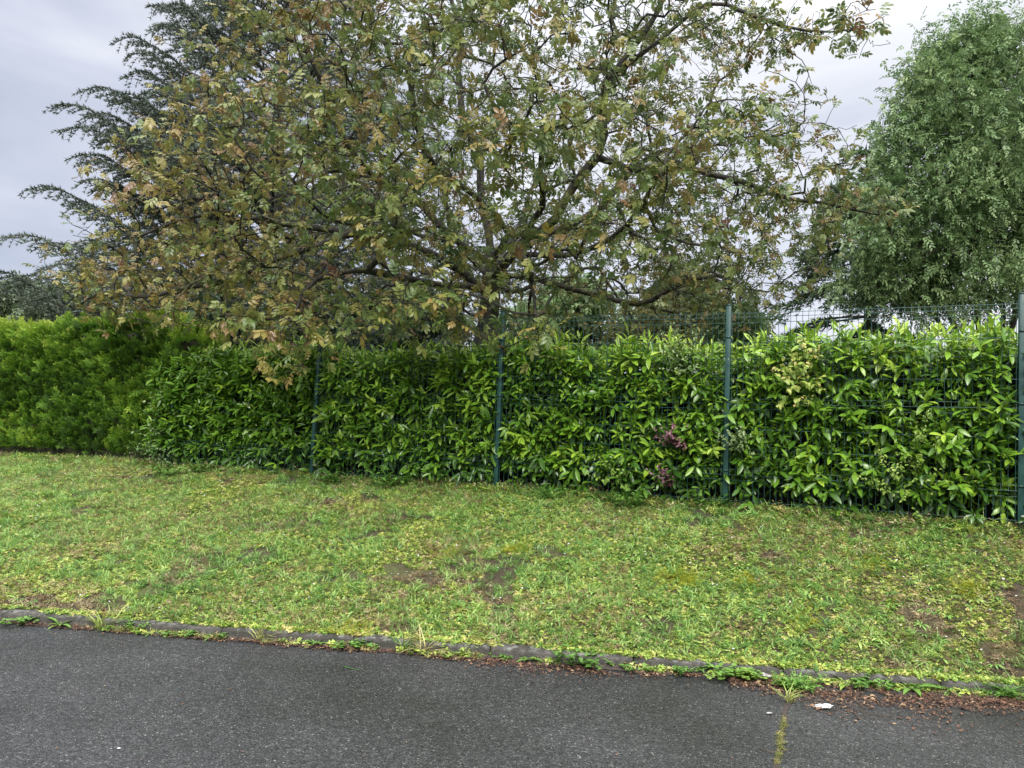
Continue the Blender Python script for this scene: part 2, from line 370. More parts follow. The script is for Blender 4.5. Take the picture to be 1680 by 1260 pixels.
# ------------------------------------------------------------------ tree skeletons
def catmull(pts, step):
    pts = np.array(pts, float); out = []
    p = np.vstack([2*pts[0]-pts[1], pts, 2*pts[-1]-pts[-2]])
    for i in range(1, len(p)-2):
        n = max(2, int(np.linalg.norm(p[i+1]-p[i])/step))
        for t in np.arange(n)/n:
            out.append(.5*((2*p[i])+(-p[i-1]+p[i+1])*t+(2*p[i-1]-5*p[i]+4*p[i+1]-p[i+2])*t*t+(-p[i-1]+3*p[i]-3*p[i+1]+p[i+2])*t**3))
    out.append(p[-2]); return np.array(out)
class Skel:
    def __init__(self, root):
        self.p = [np.array(root, float)]; self.par = [-1]; self.tip = []; self.fix = {}
    def arr(self): return np.array(self.p)
    def limb(self, pts, step=.25, wig=.04, start=None):
        A = self.arr(); j = start if start is not None else int(np.argmin(((A-pts[0])**2).sum(1)))
        c = catmull([A[j]]+list(pts[1:] if start is None else pts), step)
        ph = rng.random(3)*50
        wv = (np.stack([vnoise(c*1.3+ph[i], i) for i in range(3)], -1)-.5)*2*wig*2.2
        wv *= np.clip(np.arange(len(c))/4, 0, 1)[:, None]
        par = j
        for q in (c+wv)[1:]:
            self.p.append(q); self.par.append(par); par = len(self.p)-1
        return par
    def attract(self, pts, step=.16, wig=.03, root=None, w_out=0.0, sag=0.0, lim=None):
        root = self.p[0] if root is None else np.array(root)
        A = self.arr(); pts = np.array(pts)
        d = np.array([np.min(((A-q)**2).sum(1)) for q in pts])
        cap = len(self.p)+int(len(pts)*14)+1000
        B = np.zeros((cap, 3)); n = len(A); B[:n] = A
        dist0 = np.zeros(cap); 
        for i in range(1, n): dist0[i] = dist0[self.par[i]]+np.linalg.norm(B[i]-B[self.par[i]])
        for q in pts[np.argsort(d)]:
            D = np.sqrt(((B[:n]-q)**2).sum(1)) + w_out*dist0[:n]
            D[0] += 5
            j = int(np.argmin(D)); a = B[j]; dv = q-a; Ln = np.linalg.norm(dv)
            if Ln < .02: continue
            pj = self.par[j]; tdir = norm((a-B[pj])[None])[0] if pj >= 0 else dv/Ln
            k = max(2, int(Ln/step)); mid = a+dv*.45+tdir*Ln*.22+np.array([0, 0, sag*Ln])+rng.normal(size=3)*wig*Ln*2
            par = j
            for t in (np.arange(k)+1)/k:
                c = (1-t)**2*a+2*t*(1-t)*mid+t*t*q + (rng.normal(size=3)*wig*.5 if t < 1 else 0)
                if n >= cap-1: break
                B[n] = c; self.p.append(c); self.par.append(par); dist0[n] = dist0[par]+Ln/k; par = n; n += 1
            self.tip.append(par)
    def radii(self, r0=.004, ex=2.3, rmax=None):
        n = len(self.p); a = np.zeros(n); ch = np.zeros(n, int)
        for i in range(n-1, 0, -1):
            if a[i] == 0: a[i] = r0**ex
            a[self.par[i]] += a[i]+ (r0*.12)**ex
        if a[0] == 0: a[0] = r0**ex
        r = a**(1/ex)
        if rmax: r = np.where(r > rmax*.25, rmax*.25+(r-rmax*.25)*(rmax*.75)/max(r.max()-rmax*.25, 1e-6), r) if r.max() > rmax else r*1
        for i, v in self.fix.items(): r[i] = v
        return r
    def mesh(self, r, name, big=7, small=3, thr=.012, sel=None):
        Pn = self.arr(); n = len(Pn); main = {}
        for i in range(1, n):
            q = self.par[i]
            if q not in main or r[i] > r[main[q]]: main[q] = i
        rings = {}; V = []; F4 = []; U = [None]*n
        def ring(c, d, u, rad, k):
            u = u-d*np.dot(u, d); u = u/max(np.linalg.norm(u), 1e-6); v = np.cross(d, u); s = len(V)
            for a in range(k):
                t = 2*math.pi*a/k; V.append(c+(u*math.cos(t)+v*math.sin(t))*rad)
            return s, u
        U[0] = np.array([1., 0, 0])
        for i in range(1, n):
            q = self.par[i]; d = Pn[i]-Pn[q]; d = d/max(np.linalg.norm(d), 1e-6); k = big if r[i] > thr else small
            u = U[q] if abs(np.dot(U[q], d)) < .95 else np.array([d[1], d[2], d[0]])
            if main.get(q) == i and q in rings and rings[q][1] == k: s0 = rings[q][0]
            else: s0, _ = ring(Pn[q], d, u, min(r[q], r[i]*1.35), k)
            s1, u2 = ring(Pn[i], d, u, r[i], k); rings[i] = (s1, k); U[i] = u2
            if sel is None or sel(r[i]):
                for a in range(k): F4.append((s0+a, s0+(a+1) % k, s1+(a+1) % k, s1+a))
        return mesh_np(name, np.array(V), F4, smooth=True)

BARK_W = bark_mat('walnut_bark', (.012, .011, .009), (.05, .044, .033), (.10, .10, .035), 18)
BARK_D = bark_mat('dark_bark', (.02, .017, .013), (.06, .05, .04))

# ------------------------------------------------------------------ walnut tree
TR = P(798, 560, 12.0); TR[2] = BASEZ-.05
wal = empty('walnut_tree', TR); tag(wal, 'large spreading walnut tree with bronze young leaves behind the fence', 'tree')
sk = Skel(TR)
fork = P(805, 455, 12.0)
sk.limb([TR, P(796, 600, 12), P(800, 520, 12), fork], .22, .02)
L_ = []
def lim(pts, wig=.07, **k): return sk.limb([P(*q) for q in pts], .25, wig, **k)
lim([(812, 440, 12), (860, 395, 11.8), (915, 360, 11.5), (945, 300, 11.3), (985, 235, 11.2), (1010, 130, 11.1), (1070, 20, 11), (1110, -90, 11)])
lim([(845, 405, 11.9), (905, 380, 12.2), (985, 345, 12.6), (1060, 265, 12.8), (1150, 240, 13), (1260, 230, 13)])
lim([(985, 270, 11.5), (1040, 275, 11.2), (1100, 250, 11), (1200, 285, 10.8), (1300, 325, 10.6), (1400, 335, 10.4), (1480, 345, 10.3)])
lim([(802, 440, 12), (800, 380, 12.1), (785, 300, 12.3), (760, 200, 12.6), (750, 90, 12.9), (740, -60, 13)])
lim([(806, 430, 12), (835, 380, 11.6), (800, 330, 11), (720, 270, 10.4), (690, 200, 10), (680, 100, 9.8)])
lim([(795, 440, 12), (740, 385, 12), (680, 330, 12), (620, 300, 12.1), (520, 260, 12.2), (420, 200, 12.3), (380, 140, 12.4)])
lim([(790, 470, 12), (730, 430, 11.6), (650, 400, 11.3), (560, 375, 11.1), (430, 360, 11), (300, 350, 11.2), (230, 400, 11.3)])
lim([(800, 480, 12), (760, 460, 11), (680, 450, 10.2), (600, 445, 9.6), (520, 470, 9.1), (490, 530, 8.8)])
lim([(815, 465, 12), (880, 450, 12), (960, 470, 12), (1040, 500, 11.8), (1120, 460, 11.5), (1200, 470, 11.2)])
lim([(815, 450, 12), (840, 430, 11), (870, 440, 10), (880, 480, 9), (870, 540, 8.4)])
lim([(1010, 130, 11.1), (1080, 70, 10.6), (1160, 5, 10.2), (1230, 25, 9.8), (1290, 42, 9.5), (1360, 55, 9.3), (1410, 50, 9.2)], .03)
lim([(620, 300, 12.1), (560, 230, 11.5), (520, 130, 11), (500, 40, 10.6)])
lim([(810, 455, 12), (830, 420, 13.2), (850, 380, 14.5), (880, 300, 15.5)])
lim([(800, 450, 12), (760, 410, 13.4), (640, 360, 14.8), (520, 330, 15.3)])
lim([(850, 400, 11.9), (880, 330, 10.9), (890, 250, 10), (860, 210, 9), (840, 220, 8.2)])
lim([(600, 445, 9.6), (640, 400, 8.9), (660, 350, 8.3)]); lim([(900, 440, 11), (980, 400, 10), (1060, 340, 9), (1090, 300, 8.5)])
lim([(560, 375, 11.1), (450, 430, 10.4), (350, 460, 10.1), (250, 470, 10.2), (170, 470, 10.4)])
zz = np.array([2.4, 3, 4, 5, 5.7, 6.5, 7.5, 8.4, 9.6, 10.6, 11.2])
rl = np.array([5.6, 6.3, 6.5, 5.9, 5.4, 5.15, 4.6, 3.9, 3.0, 1.6, .3])
rr_ = np.array([3.2, 4.0, 4.9, 5.6, 5.7, 5.0, 4.5, 4.1, 3.2, 1.7, .3])
def crown_pts(n):
    out = []
    while len(out) < n:
        m_ = 4000; z = rng.uniform(2.4, 10.9, m_); th = rng.uniform(0, 2*math.pi, m_)
        cx, cy = np.cos(th), np.sin(th)
        Rl, Rr = np.interp(z, zz, rl), np.interp(z, zz, rr_)
        Rs = np.where(cx < 0, Rl, Rr); Rf = np.interp(z, [2.4, 3.2, 5, 7, 9, 11], [3.2, 4.3, 4.9, 4.5, 3.0, .4])
        R_ = 1/np.sqrt((cx/Rs)**2+(cy/Rf)**2)
        R_ *= .86+.24*fbm(np.stack([cx*2.2, cy*2.2, z*.7], -1), 21)
        u = rng.random(m_)**.62
        keepd = rng.random(m_) < (R_/6.3)**1.2
        p = np.stack([-.35+cx*R_*u, 12+cy*R_*u, z], -1)
        g = fbm(p*.75+7, 33)                       # open gaps between boughs
        right = np.clip((p[:, 0]+.5)/3, 0, 1)
        ok = keepd & (g > .40-.04*right) & (rng.random(m_) < .8+.2*right)
        ok &= ~((u < .5) & (rng.random(m_) < .65)) & ~(p[:, 2] < 2.95+.35*np.clip((p[:, 0]+5)/4, 0, 1)+.25*np.clip((11-p[:, 1])/3, 0, 1))
        out += list(p[ok])
    return np.array(out[:n])
att = crown_pts(3700)
extra = []
for px, py, dd, rx_, rz_, n in [(480, 570, 8.5, .28, .25, 12), (500, 520, 8.9, .6, .22, 28), (865, 555, 7.9, .2, .22, 8), (725, 505, 8.1, .4, .22, 22), (640, 515, 8.3, .5, .18, 16),
        (1380, 60, 9.25, .35, .18, 16), (1290, 40, 9.5, .5, .25, 16), (1465, 345, 10.2, .2, .12, 7), (1400, 320, 10.4, .4, .2, 14), (200, 450, 10.6, .6, .35, 40), (170, 495, 10.4, .35, .2, 18),
        (850, 230, 7.6, .8, .35, 34), (640, 350, 8.0, .7, .35, 34), (1090, 300, 8.3, .5, .25, 20), (560, 260, 8.6, .8, .5, 30), (620, 60, 8.6, .9, .4, 34), (930, 380, 8.2, .6, .25, 20),
        (380, 530, 9.2, .5, .15, 14), (280, 528, 9.7, .3, .12, 8), (1190, 440, 10.2, .5, .4, 16), (1320, 390, 10.4, .3, .2, 10), (330, 300, 10.4, .8, .8, 40), (400, 420, 10, .9, .6, 50)]:
    c = P(px, py, dd); extra += list(c+rng.normal(size=(n, 3))*np.array([rx_*.6, .4, rz_*.6]))
att = np.vstack([att, extra]); 
sk.attract(att, .15, .045, w_out=.12)
# fine side twigs
A = sk.arr(); deg = set(sk.par); cand = rng.choice(np.arange(60, len(A)), 8200, replace=False)
tw = A[cand]+rdir(len(cand))*rng.uniform(.18, .5, (len(cand), 1))*np.array([1, 1, .7])
tips1 = len(sk.tip); sk.attract(tw, .12, .06, w_out=.02)
r = sk.radii(.0040, 2.4, .16)
for i in range(1, 9): r[i] = max(r[i], .20+.05*(8-i)/8)
r[0] = .27
me = sk.mesh(r, 'trunk', 9, 3, .014, sel=lambda q: q > .10); obj('trunk', me, BARK_W, wal); me.transform(Matrix.Translation(-Vector(TR)))
me = sk.mesh(r, 'branches', 7, 3, .014, sel=lambda q: q <= .10); ob = obj('branches', me, BARK_W, wal); me.transform(Matrix.Translation(-Vector(TR)))
# leaves at the twig tips
A = sk.arr(); pos, dr, up, tint = [], [], [], []
for n_, t in enumerate(sk.tip):
    d = norm((A[t]-A[sk.par[t]])[None])[0]; c = A[t]
    big = n_ < tips1; k = (rng.integers(3, 6) if big else (rng.integers(1, 4) if rng.random() < .68 else 0)); k = k if c[0] < 1.5 else max(1 if big else 0, k-int(rng.random() < .15))
    leftness = np.clip((-1.5-c[0])/4, 0, 1); hi = np.clip((c[2]-3)/5, 0, 1)
    bronze = rng.random() < .18+.50*leftness*(.4+1.2*fbm(c[None]*.9, 88)[0])
    rgt = np.clip((c[0]-1)/3, 0, 1)
    if rng.random() < .12*rgt: k = min(k, 1)
    for a in range(k):
        v = norm((d*.55+rdir(1)[0]*.9+np.array([0, 0, .05]))[None])[0]
        pos.append(c-d*rng.uniform(0, .10)); dr.append(v); up.append(np.array([0, -.25, 1])+rng.normal(size=3)*.45)
        tint.append(np.clip(rng.normal(.72, .11) if bronze else rng.normal(.34+.18*leftness, .15)+(.22 if rng.random() < .12 else 0), 0, 1))
pos, dr, up, tint = map(np.array, (pos, dr, up, tint)); dr[:, 2] -= .18; 
front = np.clip((10.5-pos[:, 1])/2.5, 0, 1); scl = rng.uniform(.100, .178, len(pos))*(1+.45*front)*(1+.14*np.clip((pos[:, 0]-.5)/2.5, 0, 1)); Rm = frames(dr, up)
LEAF_W = leaf_mat('walnut_leaf', [(0, (.055, .105, .026)), (.3, (.105, .16, .036)), (.5, (.21, .235, .052)), (.66, (.29, .25, .055)), (.82, (.24, .15, .048)), (1, (.18, .085, .045))], .38, .30, nscale=.8, namp=.25, pale_back=.22)
campos = np.array([0, 0, EYE]); 
def inview(p):
    q = p-campos; zc = q@_f; x = 840+FPX*(q@_R)/zc; y = 630-FPX*(q@_U)/zc
    return (zc > .2) & (x > 10) & (x < 1670) & (y > 10) & (y < 1250)
def split_leaves(root, pos, Rm, scl, tint, temps, mat, names, nsel, kinds):
    dist = np.linalg.norm(pos-campos, axis=1)/scl
    dist = np.where(inview(pos), dist, 1e9); order = np.argsort(dist); near = order[:nsel]; rest = order[nsel:]
    parts = []
    for k, t in enumerate(temps):
        s = rest[kinds[rest] == k]; parts.append(stamp(t, pos[s]-np.array(root.location), Rm[s], scl[s], tint[s]))
    V, a, b_, T = merge(parts)
    o = obj(names[0], mesh_np(names[0], V, a, b_, {'tint': T}), mat, root); o['kind'] = 'stuff'
    # near leaves: a few shared meshes, one per shape and tint step
    cache = {}
    for i in near:
        k = int(kinds[i]); q = int(round(float(tint[i])*7))
        if (k, q) not in cache:
            t = temps[k]; cache[(k, q)] = mesh_np(names[1], t[0], t[1] if len(t[1]) else None, t[2], {'tint': np.full(len(t[0]), q/7)}); cache[(k, q)].materials.append(mat)
        o = bpy.data.objects.new(names[1], cache[(k, q)]); COL.objects.link(o); o.parent = root
        Mx = Matrix([[*(Rm[i][r_]*scl[i]), (pos[i]-np.array(root.location))[r_]] for r_ in range(3)]+[[0, 0, 0, 1]])
        o.matrix_local = Mx
kinds = rng.integers(0, 3, len(pos))
split_leaves(wal, pos, Rm, scl, tint, WAL, LEAF_W, ('crown', 'leaf'), 290, kinds)
print('walnut leaves', len(pos), 'nodes', len(A))

# ------------------------------------------------------------------ conifers with long arching boughs
def needle_tuft(nb=5, wd=.16, seed=0):
    r = np.random.default_rng(seed); V = []; F3 = []
    for i in range(nb):
        d = norm((r.normal(size=3)*np.array([1, .6, 1])+np.array([0, .7, .35]))[None])[0]; s = np.cross(d, norm(r.normal(size=(1, 3)))[0])*wd
        o = len(V); V += [-s, s, d*1.0]; F3.append((o, o+1, o+2))
    return np.array(V), [], F3
TUFT = [needle_tuft(6, .17, s) for s in range(3)]
def bough_tree(root, limbs, sec_len, sec_step, tuft_step, tuft, droop, bark, mat, r_trunk, H, tint0=.5, sub=True):
    """limbs: list of polylines from trunk to tip"""
    sk = Skel(root.location); sk.limb([np.array(root.location), np.array(root.location)+[.05, 0, H*.5], np.array(root.location)+[0, .1, H]], .4, .02)
    nT = len(sk.p); P3, D3, T3 = [], [], []
    for pts in limbs:
        A = sk.arr()[:nT]; j = int(np.argmin(((A-pts[0])**2).sum(1)))
        s = len(sk.p); sk.limb([pts[0]]+list(pts[1:]), .3, .03, start=None)
        c = np.array(sk.p[s:]); 
        if len(c) < 3: continue
        seg = np.linalg.norm(np.diff(c, axis=0), axis=1); cum = np.concatenate([[0], np.cumsum(seg)]); Lt = cum[-1]
        u = np.arange(Lt*.15, Lt, sec_step)
        lt = rng.uniform(-.15, .15)
        for k, t in enumerate(u):
            q = np.array([np.interp(t, cum, c[:, a]) for a in range(3)]); q2 = np.array([np.interp(min(t+.1, Lt), cum, c[:, a]) for a in range(3)]); q1 = np.array([np.interp(t-.1, cum, c[:, a]) for a in range(3)])
            d = norm((q2-q1)[None])[0]; side = norm(np.cross(d, [0, 0, 1.])[None])[0]*(1 if k % 2 else -1)
            f = t/Lt; ln = sec_len*(.35+1.0*math.sin(math.pi*min(1, (1-f)*1.0+.08)**.8))*rng.uniform(.55, 1.15)
            ln = min(ln, sec_len*(.25+2.2*(1-f)))
            dd = norm((d*.75+side*rng.uniform(.45, 1.0)+rng.normal(size=3)*.12)[None])[0]
            m_ = max(2, int(ln/tuft_step)); ts = (np.arange(m_)+rng.random(m_)*.5)/m_
            pts_ = q+dd*ln*ts[:, None]+np.array([0, 0, -1.])*(droop*ln*ts**1.6)[:, None]
            P3.append(pts_); dirs = dd+np.array([0, 0, -1.])*(droop*1.6*ts**.6)[:, None]; D3.append(dirs); T3.append(np.full(m_, tint0+lt)+rng.normal(size=m_)*.12+.15*ts)
            # twig itself as a thin skeleton piece
            par = s+int(np.argmin(((c-q)**2).sum(1)))
            for g in (.5, 1.0):
                sk.p.append(q+dd*ln*g+np.array([0, 0, -1.])*droop*ln*g**1.6); sk.par.append(par); par = len(sk.p)-1
    P3 = np.concatenate(P3); D3 = np.concatenate(D3); T3 = np.clip(np.concatenate(T3), 0, 1)
    n = len(sk.p); r = sk.radii(.006, 2.2, r_trunk)
    rt = np.linspace(r_trunk, .03, nT); r[:nT] = rt
    V0 = Vector(root.location)
    me = sk.mesh(r, 'trunk', 6, 3, .02); me.transform(Matrix.Translation(-V0)); obj('trunk', me, bark, root)
    k = rng.integers(0, 3, len(P3)); parts = []
    Rm = frames(D3+rng.normal(size=D3.shape)*.25, np.array([0, 0, 1.])); sc = rng.uniform(.7, 1.3, len(P3))*tuft
    for a in range(3):
        s_ = k == a; parts.append(stamp(TUFT[a], P3[s_]-np.array(root.location), Rm[s_], sc[s_], T3[s_]))
    V, a, b_, T = merge(parts); o = obj('crown', mesh_np('crown', V, None, b_, {'tint': T}), mat, root); o['kind'] = 'stuff'
    print(root.name, 'tufts', len(P3))

NEED_C = leaf_mat('cedar_needles', [(0, (.030, .046, .034)), (.5, (.085, .115, .082)), (1, (.23, .28, .20))], .6, .12, nscale=1.0, namp=.35)
CY = 20.0; cr_ = P(430, 600, CY); cr_[2] = BASEZ-.05
ced = empty('cedar_tree', cr_); tag(ced, 'tall blue-grey cedar with long arching boughs left of the walnut tree', 'tree')
cedar_limbs = []
def clim(tip, rise=1.6, mid=None):
    tip = np.array(tip, float); base = np.array([cr_[0], cr_[1], 0]); h = tip-base; h[2] = 0; Ln = np.linalg.norm(h)
    z0 = max(tip[2]-Ln*.50, 1.3); a = base+np.array([0, 0, z0]); dz = tip[2]-z0
    return [a, base+h*.35+np.array([0, 0, z0+dz*.42]), base+h*.68+np.array([0, 0, z0+dz*.86]), base+h*.86+np.array([0, 0, tip[2]+.12]), base+h*.95+np.array([0, 0, tip[2]+.11]), tip]
for px, py, dd in [(0, 392, 18.5), (38, 312, 19), (100, 216, 19.2), (132, 150, 19.5), (140, 196, 20.5), (192, 70, 19.6), (205, 128, 20.5), (252, 14, 19.8), (250, 52, 20.6), (20, 460, 18.8), (118, 258, 18.6), (60, 405, 19.5), (135, 300, 19.4), (160, 232, 18.4), (110, 345, 18.2), (60, 440, 17.8), (210, 90, 18.8), (40, 500, 18), (140, 420, 17.4), (300, -20, 19.5), (330, -80, 19.8), (180, 170, 20), (90, 480, 17.2), (290, 20, 19.2), (240, 150, 18.6), (200, 230, 17.8)]:
    cedar_limbs.append(clim(P(px, py, dd)))
for i in range(185):
    z = rng.uniform(2.5, 16); Rr = np.interp(z, [2, 6.5, 12.5, 17], [7.4, 6.6, 3.0, .6])*rng.uniform(.7, 1.0); th = rng.uniform(0, 2*math.pi)
    if math.cos(th) < -.85: Rr *= .85
    cedar_limbs.append(clim([cr_[0]+Rr*math.cos(th), cr_[1]+Rr*math.sin(th)*.9, z]))
bough_tree(ced, cedar_limbs, .95, .095, .066, .10, .55, BARK_D, NEED_C, .3, 16.5)

# ------------------------------------------------------------------ broadleaf trees from lobes of foliage
def sprig(n, ln, w_, seed, arch=.3):
    """a small drooping sprig with narrow leaflets, unit length"""
    r = np.random.default_rng(seed); out = []
    for i in range(n):
        t = (i+.5)/n; y = t; z = -arch*t*t
        sg = -1 if i % 2 else 1; a = -sg*(.7+r.normal()*.25)
        l = ln*(1.1-.4*t); v = np.array([[0, 0, 0], [-w_*l, l*.45, .02], [0, l, -.12*l], [w_*l, l*.45, .02]])
        out.append(trot((v, [(0, 3, 2, 1)], []), rz=a, rx=r.normal()*.4-.2, tr=(0, y, z)))
    return tmerge(out)
def lobe_tree(name, label, base, lobes, n_tips, leaves_per, temps, scl_rng, bark, mat, H, r_trunk, stems=None, dens=1.0, tintf=None, twig=.006, group=None, hang=.35, gap=.38, step=.3):
    root = empty(name, base); tag(root, label, 'tree', group)
    sk = Skel(base)
    for st in (stems or [[base, np.array(base)+[0, 0, H*.5], np.array(base)+[0, 0, H]]]):
        sk.limb(st, .35, .05, start=0 if stems else None)
    vol = np.array([l[1][0]*l[1][1]*l[1][2] for l in lobes])**.75; vol = vol/vol.sum(); pts = []; bright = []
    for (c, rad), f in zip(lobes, vol):
        k = int(n_tips*f); v = rdir(k*3); u = rng.random((k*3, 1))**.35; q = np.array(c)+v*u*np.array(rad)*(.85+.3*vnoise(v*2.5+np.array(c), 5))[:, None]
        q = q[fbm(q*1.2, 51) > gap][:k]; pts.append(q)
    pts = np.concatenate(pts); sk.attract(pts, step, .05, w_out=.15)
    r = sk.radii(twig, 2.3, r_trunk); me = sk.mesh(r, 'trunk', 6, 3, .02); me.transform(Matrix.Translation(-Vector(tuple(base)))); obj('trunk', me, bark, root)
    A = sk.arr(); tip = np.array(sk.tip); td = norm(A[tip]-A[np.array(sk.par)[tip]])
    pos = np.repeat(A[tip], leaves_per, 0); td = np.repeat(td, leaves_per, 0); n = len(pos)
    sp = (scl_rng[0]+scl_rng[1])*.5
    pos = pos+rng.normal(size=(n, 3))*sp*.75
    d = td*.35+rdir(n)*.8; d[:, 2] -= hang
    cen = np.mean([l[0] for l in lobes], 0)
    tint = np.repeat(rng.normal(.5, .13, len(tip)), leaves_per)+rng.normal(size=n)*.1
    if tintf is not None: tint = tintf(pos, tint)
    tint = np.clip(tint, 0, 1)
    Rm = frames(d, np.array([0, 0, 1.])+rng.normal(size=(n, 3))*.3); sc = rng.uniform(*scl_rng, n); kk = rng.integers(0, len(temps), n)
    V, a, b_, T = merge([stamp(t, pos[kk == i]-np.array(base), Rm[kk == i], sc[kk == i], tint[kk == i]) for i, t in enumerate(temps)])
    o = obj('crown', mesh_np('crown', V, a if len(a) else None, b_ if len(b_) else None, {'tint': T}), mat, root); o['kind'] = 'stuff'
    print(name, 'leaf faces', len(a)+len(b_), 'nodes', len(A)); return root
SPR = [sprig(9, .38, .20, s) for s in range(3)]
SPR_F = [sprig(6, .5, .30, s+10) for s in range(3)]
LEAF_A = leaf_mat('ash_leaf', [(0, (.06, .11, .042)), (.45, (.165, .265, .10)), (1, (.35, .45, .19))], .5, .32, nscale=1.1, namp=.35)
LEAF_F = leaf_mat('far_leaf', [(0, (.04, .07, .035)), (.5, (.10, .14, .07)), (1, (.2, .25, .12))], .6, .25, nscale=.5, namp=.35)
LEAF_O = leaf_mat('olive_leaf', [(0, (.05, .075, .025)), (.5, (.13, .16, .05)), (1, (.24, .24, .08))], .55, .25, nscale=.8, namp=.35)
LEAF_DK = leaf_mat('dark_needles', [(0, (.022, .042, .022)), (.5, (.05, .09, .042)), (1, (.12, .18, .07))], .6, .12, nscale=.9, namp=.35)

# dark spruce behind, between the walnut and the ash
sr = P(1422, 600, 21.0); sr[2] = BASEZ-.05
spr = empty('spruce_tree', sr); tag(spr, 'dark green conifer standing behind the tall pale green tree', 'tree')
sl = []
for i in range(120):
    z = rng.uniform(1.5, 9.9); Rr = np.interp(z, [1.5, 5, 8, 10.6], [3.7, 3.0, 1.6, .3])*rng.uniform(.75, 1.05); th = rng.uniform(0, 2*math.pi)
    b0 = np.array([sr[0], sr[1], 0]); h = np.array([math.cos(th), math.sin(th), 0])*Rr
    sl.append([b0+[0, 0, z+.3*Rr*.3], b0+h*.5+[0, 0, z+.1], b0+h*.85+[0, 0, z-.12*Rr], b0+h+[0, 0, z-.1*Rr]])
bough_tree(spr, sl, .6, .09, .085, .17, .75, BARK_D, LEAF_DK, .2, 8.8)

# tall fine-leaved tree on the right
ab = P(1640, 560, 18.5); ab[2] = BASEZ-.05
lob = []
for px, py, dd, rx_, ry_, rz_ in [(1590, 110, 18.5, 1.0, 1.3, .95), (1665, 145, 18, 1.4, 1.4, 1.2), (1540, 170, 18, 1.0, 1.2, .9), (1640, 230, 17.5, 1.5, 1.4, 1.1), (1520, 265, 18, 1.1, 1.2, .95),
        (1465, 330, 18, .75, 1.0, .8), (1570, 340, 19.5, 1.3, 1.3, .9), (1700, 330, 18, 1.3, 1.5, 1.3), (1430, 400, 18.2, .7, .9, .65), (1500, 420, 18, 1.1, 1.2, .75), (1600, 440, 17.5, 1.2, 1.2, .6), (1690, 460, 17.8, 1.1, 1.2, .7),
        (1460, 475, 18.5, .9, 1.0, .55), (1545, 505, 18, 1.0, 1.0, .45), (1520, 120, 18.4, .75, .9, .7), (1580, 70, 18.3, .8, .9, .6), (1655, 75, 18.2, .9, 1, .6), (1480, 210, 18.3, .7, .9, .7), (1440, 330, 18.4, .6, .8, .6), (1575, 350, 17.2, 1.1, .8, .8), (1625, 285, 16.9, 1.1, .8, .9), (1600, 55, 18.6, .8, 1, .35), (1625, 300, 18.6, 1.4, 1.3, 1.3), (1660, 380, 18.8, 1.3, 1.2, .9), (1800, 190, 18.5, 1.7, 1.6, 1.6), (1790, 350, 18.5, 1.7, 1.6, 1.4), (1400, 460, 19, .55, .7, .5)]:
    lob.append((P(px, py, dd), (rx_, ry_, rz_)))
stems = [[ab, P(1560, 500, 18.3), P(1555, 400, 18.2), P(1530, 280, 18.1), P(1540, 160, 18.2)], [ab, P(1600, 480, 18.5), P(1610, 350, 18.6), P(1600, 200, 18.5), P(1590, 60, 18.5)],
         [ab, P(1640, 450, 18.2), P(1650, 300, 18), P(1670, 110, 18)], [ab, P(1670, 450, 18.8), P(1680, 300, 18.9), P(1720, 100, 18.8)], [ab, P(1625, 460, 17.9), P(1630, 330, 17.7), P(1640, 220, 17.6)], [ab, P(1520, 480, 18.2), P(1470, 400, 18.2), P(1440, 360, 18.2)]]
def ash_t(p, t): return t+.10*(p[:, 0] < 11)*0+.05*(fbm(p*.8, 77)-.5)*9
lobe_tree('ash_tree', 'tall dense pale green tree with fine drooping foliage at the right edge', ab, lob, 3100, 6, SPR, (.22, .36), BARK_D, LEAF_A, 8, .22, stems=stems, tintf=ash_t, gap=.36, hang=.38)

# lighter shrubs and trees beyond the hedge
def far_tree(name, label, px, pyt, pyb, dd, wpx, n, mat, seed, temps=None, sc=(.3, .5), group=None, tf=None):
    global rng
    rng = np.random.default_rng(seed)
    k = dd/FPX; b0 = P(px, 600, dd); b0[2] = BASEZ-.05; lob = []
    for i in range(9):
        f = rng.random(); y = pyt+(pyb-pyt)*(.12+.8*f); wd = wpx*(.35+.65*f**.6); x = px+rng.uniform(-1, 1)*wd*.32
        lob.append((P(x, y, dd+rng.normal()*wpx*k*.15), np.array([wd*.22, wd*.2, (pyb-pyt)*.17])*k*rng.uniform(.8, 1.25)))
    lob.append((P(px, pyt+(pyb-pyt)*.2, dd), np.array([wpx*.16, wpx*.16, (pyb-pyt)*.18])*k))
    H = lob[-1][0][2]-b0[2]
    return lobe_tree(name, label, b0, lob, n, 5, temps or SPR_F, sc, BARK_D, mat, H, .12, tintf=tf, group=group, gap=.33)
far_tree('distant_tree', 'pale grey-green tree far away above the left end of the conifer hedge', 28, 462, 560, 34, 110, 450, LEAF_F, 11, sc=(.35, .6))
far_tree('distant_tree', 'grey-green tree seen under the lowest cedar boughs', 105, 470, 560, 32, 150, 500, LEAF_F, 12, sc=(.35, .6))
far_tree('garden_tree', 'olive green bushy tree behind the hedge left of the third fence post', 1120, 455, 560, 20, 230, 750, LEAF_O, 13, sc=(.22, .38))
far_tree('garden_tree', 'small green bush rising just above the hedge beside the third fence post', 1210, 510, 575, 12, 90, 160, LEAF_A, 14, sc=(.14, .24))
far_tree('garden_tree', 'dark green tree seen through the walnut branches left of its trunk', 640, 470, 580, 22, 260, 700, LEAF_DK, 15, sc=(.25, .45))
far_tree('garden_tree', 'green tree seen through the walnut branches right of its trunk', 930, 470, 570, 21, 260, 650, LEAF_A, 16, sc=(.25, .4))
far_tree('garden_tree', 'dark evergreen bush at the seam between the two hedges', 330, 505, 640, 12.3, 90, 260, LEAF_DK, 17, sc=(.14, .24))
